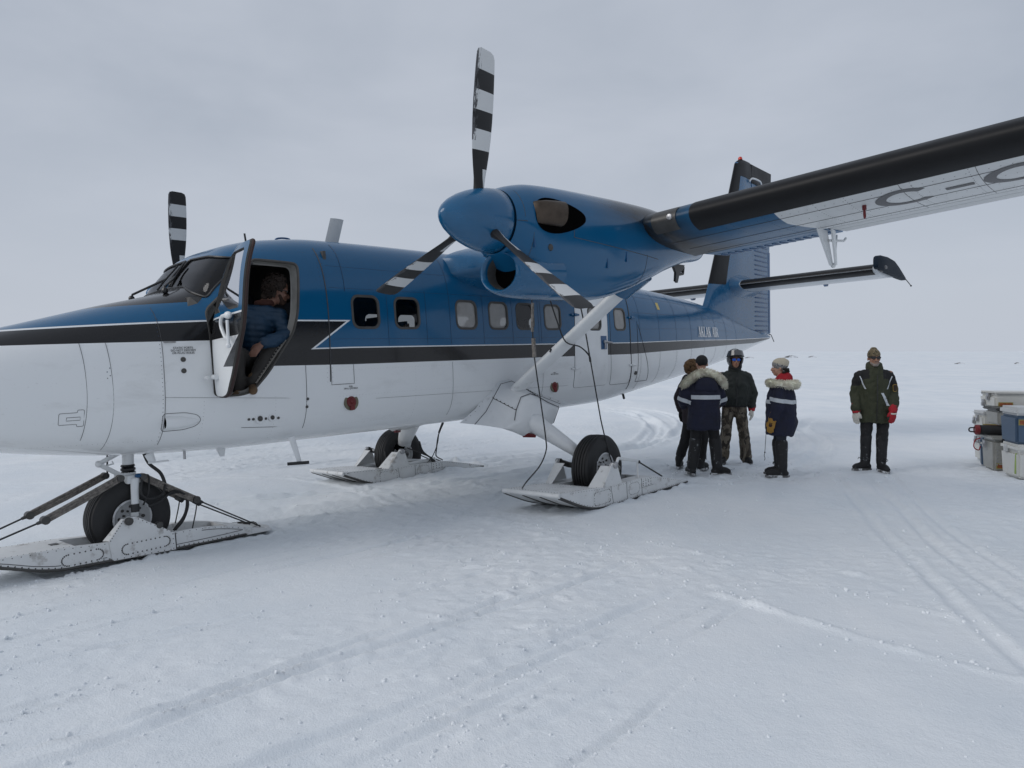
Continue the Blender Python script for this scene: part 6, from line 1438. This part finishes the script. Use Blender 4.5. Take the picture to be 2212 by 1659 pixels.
for s in (1,-1): 
    band(jk,'piping',m_refl,jk,[((s*.145,0,1.22),(.93*s,0,-.37)),((s*.160,0,1.22),(.93*s,0,-.37))],lambda c,n,s=s:0<(c-Vector((s*.145,0,1.22))).dot(Vector((.93*s,0,-.37)))<.0145 and 1.18<c.z<1.36 and c.y<0,.004)
band(jk,'pocket_trim',m_refl,jk,[((.10,0,1.03),(.9,0,.42)),((.135,0,1.03),(.9,0,.42)),((0,0,.95),(0,0,1)),((0,0,1.13),(0,0,1))],lambda c,n:.95<c.z<1.13 and 0<(c-Vector((.10,0,1.03))).dot(Vector((.9,0,.42)).normalized())<.034 and c.y<0 and n.y<-.3,.004)
band(jk,'hem_trim',m_refl,jk,[((0,0,.675),(0,0,1)),((0,0,.69),(0,0,1))],lambda c,n:.675<c.z<.69,.003)
a=Vector((.245,-.085,1.20)); g=G(); pn=Vector((.35,-1,0)).normalized(); u=Vector((1,.35,0)).normalized()
for k,(w,h,mt,nm_) in enumerate(((.036,.052,m_gold,'badge'),(.031,.046,m_patch,'badge_field'))):
    g=G(); g.fan([a+Vector((0,-.02,0))+pn*(.004*k)+u*x*w+Vector((0,0,z*h)) for x,z in ((-1,.8),(-.5,1),(.5,1),(1,.8),(.85,-.7),(.4,-1),(-.4,-1),(-.85,-.7))]); g.build(nm_,mt,jk,ac=False,recalc=False)
g=G(); g.sphere(P(0,.014,.055),(.088,.104,.088),20,12); g.sphere(P(0,.03,.13),(.05,.06,.035),12,8); remesh(g,'beanie',m_camoh,p5,.009,3,.006,14,3)
glasses(P,Rm,p5,m_shade); g=G(); g.sphere(P(0,-.066,-.085),(.042,.036,.028),14,8); g.capsule(P(-.026,-.10,-.048),P(.026,-.10,-.048),.007,.007,8); g.capsule(P(.05,-.045,-.06),P(.02,-.075,-.095),.016,.018,8); g.capsule(P(-.05,-.045,-.06),P(-.02,-.075,-.095),.016,.018,8); remesh(g,'beard',m_beard,p5,.007,2)
gloves(p5,J,'l',m_leath,m_red); gl=gloves(p5,J,'r',m_red,m_red)
g=G(); V=Vector(J['wrr']); d=Vector(J['handr'][0]).normalized(); g.tube([V+d*.045+Vector((-.035,-.035,0)),V+d*.047+Vector((0,-.045,0)),V+d*.045+Vector((.035,-.03,0))],.012,8); g.build('knuckle_strap',m_leath,gl,ac=False)

# --- pilot leaning in the cockpit doorway (seated, in the airplane's frame; local -Y is out of the port side)
pil=thing('person','dark haired person in blue puffy jacket and sunglasses seated in the open cockpit doorway','person',AIR.copy())
J=dict(head=(2.975,-.62,2.345),neck=(2.87,-.55,2.215),chest=(2.80,-.50,2.02),pelvis=(2.86,-.42,1.66),shl=(2.66,-.52,2.14),shr=(2.97,-.62,2.10),ell=(2.55,-.42,1.95),elr=(2.97,-.74,1.90),wrl=(2.62,-.40,1.80),wrr=(2.66,-.82,1.835),
  hipl=(2.78,-.44,1.64),hipr=(2.90,-.50,1.66),knl=(2.52,-.62,1.76),knr=(2.86,-.72,1.86),anl=(2.50,-.66,1.42),anr=(2.60,-.74,1.47),toel=(-.6,-.6),toer=(-.5,-.8),handl=((.1,-.5,-.6),(0,.4,-1)),handr=((-.9,-.15,-.75),(0,.5,-1)))
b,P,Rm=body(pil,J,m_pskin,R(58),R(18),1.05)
g=G(); V=lambda q:Vector(J[q])
g.capsule(V('pelvis')+Vector((0,0,.03)),V('chest'),.165,.175,16,(1,0,0),.85); g.capsule(V('chest'),V('neck')+Vector((0,0,-.03)),.17,.085,16,(1,0,0),.85); g.capsule(V('chest')+Vector((0,0,.08)),V('shl'),.11,.09,12); g.capsule(V('chest')+Vector((0,0,.08)),V('shr'),.11,.09,12)
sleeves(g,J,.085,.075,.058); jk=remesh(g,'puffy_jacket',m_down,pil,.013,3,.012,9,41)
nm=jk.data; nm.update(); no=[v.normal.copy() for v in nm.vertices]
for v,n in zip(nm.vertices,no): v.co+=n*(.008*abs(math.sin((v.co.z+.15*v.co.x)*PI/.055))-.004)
g=G(); g.capsule(V('hipl'),V('knl'),.095,.075,14); g.capsule(V('knl'),V('anl'),.075,.06,14); g.capsule(V('hipr'),V('knr'),.10,.082,14); g.capsule(V('knr'),V('anr')+Vector((0,0,.02)),.082,.066,14); g.capsule(V('pelvis'),V('pelvis')+Vector((0,0,-.04)),.15,.14,12); remesh(g,'trousers',m_pilottr,pil,.014,3,.014,9,44)
for s in ('l','r'):
    g=G(); A=V('an'+s); T=Vector((*J['toe'+s],0)).normalized(); g.capsule(A+Vector((0,0,-.03)),A+T*.15+Vector((0,0,-.06)),.045,.038,12); g.capsule(A+Vector((0,0,.06)),A+Vector((0,0,-.04)),.05,.05,12); remesh(g,'shoe',M('tan_shoe',(.10,.06,.03),.8,var=.3),pil,.012,2)
glasses(P,Rm,pil,m_shade)
g=G(); g.sphere(P(0,.02,.045),(.094,.108,.096),16,10); g.capsule(P(0,.06,0),P(0,.085,-.07),.075,.05,12); g.capsule(P(.07,.02,.0),P(.078,.02,-.05),.03,.02,8); g.capsule(P(-.07,.02,.0),P(-.078,.02,-.05),.03,.02,8); h=remesh(g,'hair',m_hair,pil,.010,2,.022,22,6)
curls('hair_locks',P(0,.025,.03),(.10,.112,.105),m_hair,h,260,.022,lambda d:(d.z>-.2 and ((Rm.transposed()@d).y>-.45 or d.z>.55)) or (Rm.transposed()@d).y>.2,8,.008)
g=G(); g.sphere(P(0,-.060,-.085),(.045,.040,.032),14,8); g.capsule(P(-.028,-.10,-.05),P(.028,-.10,-.05),.007,.007,8); g.capsule(P(.055,-.03,-.04),P(.025,-.07,-.095),.018,.022,8); g.capsule(P(-.055,-.03,-.04),P(-.025,-.07,-.095),.018,.022,8); remesh(g,'beard',m_bbeard,pil,.008,2)
g=G(); g.tube(spline([tuple(V('neck')+Vector((.07*math.cos(t),.07*math.sin(t),.02))) for t in np.linspace(0,2*PI,9)],4),.028,8); g.build('collar',m_collar,jk,ac=False)

# ------------------------------------------------------------------ cargo on the snow
m_cool=M('white_box_plastic',(.60,.60,.57),.45,var=.06,dirt=((.25,.22,.17),6,.6,.4))
m_coolb=M('blue_box_plastic',(.055,.095,.155),.45,var=.10,dirt=((.2,.22,.25),5,.62,.3))
m_grayb=M('grey_tote_plastic',(.30,.30,.28),.4,var=.15,dirt=((.12,.11,.10),6,.6,.4))
m_lid=M('pale_lid',(.52,.53,.53),.5,var=.06)
m_tapeo=M('orange_tape',(.24,.065,.018),.5,var=.35,vs_=40); m_tapey=M('yellow_tape',(.30,.26,.06),.5,var=.1); m_green=M('lime_strap',(.30,.40,.12),.6,var=.1)
m_tube=M('black_nylon',(.012,.012,.013),.7,var=.25,bmp=.2,bs=60)
def cargo(name,label,x,y,z,yaw,cat,group='cargo boxes stacked on the snow'): return thing(name,label,cat,Matrix.Translation((x,y,z))@Matrix.Rotation(yaw,4,'Z'),group)
def bxo(name,size,c,mat,par,bev=.02,taper=0.):
    g=G(); x,y,z=size; t=taper
    g.loft([[(c[0]+sx*(x/2-t),c[1]+sy*(y/2-t),c[2]) for sx,sy in ((-1,-1),(1,-1),(1,1),(-1,1))],[(c[0]+sx*x/2,c[1]+sy*y/2,c[2]+z) for sx,sy in ((-1,-1),(1,-1),(1,1),(-1,1))]])
    return g.build(name,mat,par,ac=False,bev=bev)
def tape(par,x,y,z,w,h,face='y'):
    g=G(); 
    f=(lambda a,b,o:(x+a,y-o,z+b)) if face=='y' else (lambda a,b,o:(x-o,y-a,z+b))
    g.fan([f(-w/2,-h/2,.003),f(w/2,-h/2,.003),f(w/2,h/2,.003),f(-w/2,h/2,.003)]); o=g.build('label_border',m_tapey,par,ac=False,recalc=False)
    g=G(); g.fan([f(-w/2+.012,-h/2+.010,.006),f(w/2-.012,-h/2+.010,.006),f(w/2-.012,h/2-.010,.006),f(-w/2+.012,h/2-.010,.006)]); g.build('label_field',m_tapeo,o,ac=False,recalc=False); return o
def latch(par,x,y,z,mat=None):
    g=G(); g.box((x-.012,y,z),(.022,.07,.10)); g.box((x-.025,y,z-.02),(.018,.05,.05)); g.build('latch',mat or m_lid,par,ac=False,bev=.004)
def cooler(label,name,x,y,z,yaw,L,W,H,body,lid,tapepos=None,detail=None):
    o=cargo(name,label,x,y,z,yaw,'cooler'); bxo('tub',(L,W,H*.78),(0,0,0),body,o,.03,.02); l=bxo('lid',(L+.015,W+.015,H*.22),(0,0,H*.785),lid,o,.03); 
    return o
# back stack: white box on a grey tote, small white box beside; front: blue cooler on a white chest
GX=lambda x,y:gz(x,y)
zt=lambda z:z
o=cooler('large white cooler under the blue one, lowest and nearest in the cargo stack','cooler',6.98,9.36,gz(6.7,9.3)+.0,R(-12),.84,.48,.44,m_cool,m_cool)
g=G(); g.prism([(-.05,-.248,.27),(.02,-.248,.18),(.38,-.248,.18),(.38,-.248,.36),(.02,-.248,.36)],(0,-.012,0)); g.build('handle_recess',m_lid,o,ac=False,bev=.004); bxo('handle_grip',(.22,.03,.05),(.20,-.262,.15),m_dkmetal,o,.006)
g=G(); g.tube([(-.415,-.19,.06),(-.42,-.2,.22),(-.415,-.2,.33)],[(.004,.012)]*3,6,True,(0,1,0)); g.build('strap',m_green,o,ac=False); g=G(); g.tube([(-.16,-.246,.27),(-.11,-.246,.18)],.004,5); g.build('scratch_mark',m_rivet,o,ac=False)
latch(o,-.42,.05,.37)
o=cooler('blue cooler with pale lid and black hanging cord, on top of the white cooler','cooler',6.99,9.38,gz(6.7,9.3)+.442,R(-12),.88,.46,.48,m_coolb,m_lid)
tape(o,-.28,-.232,.29,.26,.075); g=G(); g.tube(spline([(-.10,-.24,.36),(-.02,-.26,.36),(.0,-.25,.29),(-.02,-.245,.12),(.06,-.245,.06),(.25,-.245,.05)],6),.011,7); g.build('cord',m_cable,o,ac=False)
g=G(); g.box((-.06,-.235,.35),(.05,.02,.07)); g.build('latch',m_lid,o,ac=False,bev=.004); g=G(); g.box((-.13,-.235,.36),(.08,.02,.03)); g.build('latch_strap',m_black,o,ac=False); g=G(); g.rev([(0,.04),(.03,.035),(.03,0)],(.14,-.23,.09),(0,-1,0),16); g.build('drain_plug',m_lid,o,ac=False)
o=cargo('tote','grey ribbed tote at the bottom of the stack, left of the large white cooler',7.10,10.12,gz(6.98,10.0)-.02,R(-14),'tote'); bxo('tub',(.66,.44,.44),(0,0,0),m_grayb,o,.03,.025)
for k in range(5): bxo('rib',(.46,.012,.012),(-.02,-.214,.10+.065*k),m_grayb,o,.003)
for k in range(6):
    g=G(); g.rev([(0,.012),(.008,.01),(.008,0)],(-.27,-.205,.10+.05*k),(0,-1,0),8); g.build('rivet',m_metal,o,ac=False)
tape(o,-.16,-.203,.08,.24,.075); bxo('lid',(.70,.48,.045),(0,0,.445),m_grayb,o,.012); g=G(); g.box((-.20,-.24,.43),(.06,.02,.11)); g.build('latch',m_black,o,ac=False,bev=.003); latch(o,-.35,0,.37,m_metal)
o=cooler('narrow blue box squeezed between the ribbed tote and the white box at the bottom','box',7.16,10.55,gz(7.,10.4)-.02,R(-30),.42,.36,.43,m_coolb,m_coolb); tape(o,-.12,-.182,.36,.15,.06); g=G(); g.tube(spline([(-.21,-.10,.42),(-.28,-.13,.38),(-.29,-.14,.28),(-.23,-.12,.24),(-.21,-.1,.30)],5),.008,6); g.build('red_cord',m_red,o,ac=False)
o=cooler('white box with metal catches at the far bottom of the cargo stack','box',7.55,11.0,gz(7.4,10.9)+.0,R(-14),.66,.42,.47,m_cool,m_lid); tape(o,-.24,-.212,.20,.13,.075); latch(o,-.33,-.05,.32,m_metal); latch(o,-.33,.08,.32,m_metal)
o=cargo('gear_tube','black padded gear tube with red end cap lying across the lower boxes',7.08,10.12,gz(7,10)+.545,R(-14),'tube')
g=G(); g.tube([(-.42,0,0),(.55,0,0)],.070,20); g.tube([(-.42,0,0),(-.40,0,0)],.073,20); g.build('tube_body',m_tube,o,ac=False,bev=.01); g=G(); g.rev([(0,.073),(.04,.071),(.055,.05),(.055,0)],(-.42,0,0),(-1,0,0),20); g.build('end_cap',m_redcap,o,ac=False)
g=G(); g.tube(spline([(-.47,0,.03),(-.53,0,.026),(-.545,0,0),(-.53,0,-.026),(-.47,0,-.03)],5),.010,7); g.build('pull_loop',m_black,o,ac=False)
g=G(); g.fan([(x,-.0725*math.cos(t),.0725*math.sin(t)) for x,t in ((-.02,.05),(.25,.05),(.25,.35),(-.02,.35))]); g.build('label',m_tapey,o,ac=False,recalc=False)
o=cargo('tote','dark grey tote with a lashed lid in the middle tier behind the blue cooler',7.22,10.24,gz(7,10)+.62,R(-14),'tote'); bxo('tub',(.64,.44,.20),(0,0,0),m_grayb,o,.02,.015); bxo('lid',(.70,.50,.04),(0,0,.205),m_dkmetal,o,.012)
for k in range(3): bxo('rib',(.26,.012,.016),(.02,-.215,.035+.055*k),m_metal,o,.003)
tape(o,.05,-.222,.155,.24,.055); bxo('shipping_label',(.09,.004,.09),(-.13,-.222,.05),m_lid,o,.0); g=G(); g.box((-.20,-.225,.14),(.06,.02,.08)); g.build('latch',m_black,o,ac=False,bev=.003)
o=cooler('small white box left in the middle tier with an orange label','box',7.55,11.05,gz(7.4,10.9)+.485,R(-14),.66,.42,.28,m_cool,m_lid); tape(o,-.20,-.212,.055,.24,.075); latch(o,-.33,-.05,.17,m_metal); latch(o,-.33,.08,.12,m_metal)
o=cooler('long white box on top of the cargo stack','box',7.77,10.62,gz(7.4,10.6)+.845,R(-8),1.35,.46,.235,m_cool,m_cool); tape(o,-.53,-.232,.055,.20,.06); latch(o,-.675,-.05,.16,m_metal); latch(o,-.675,.08,.06,m_metal)
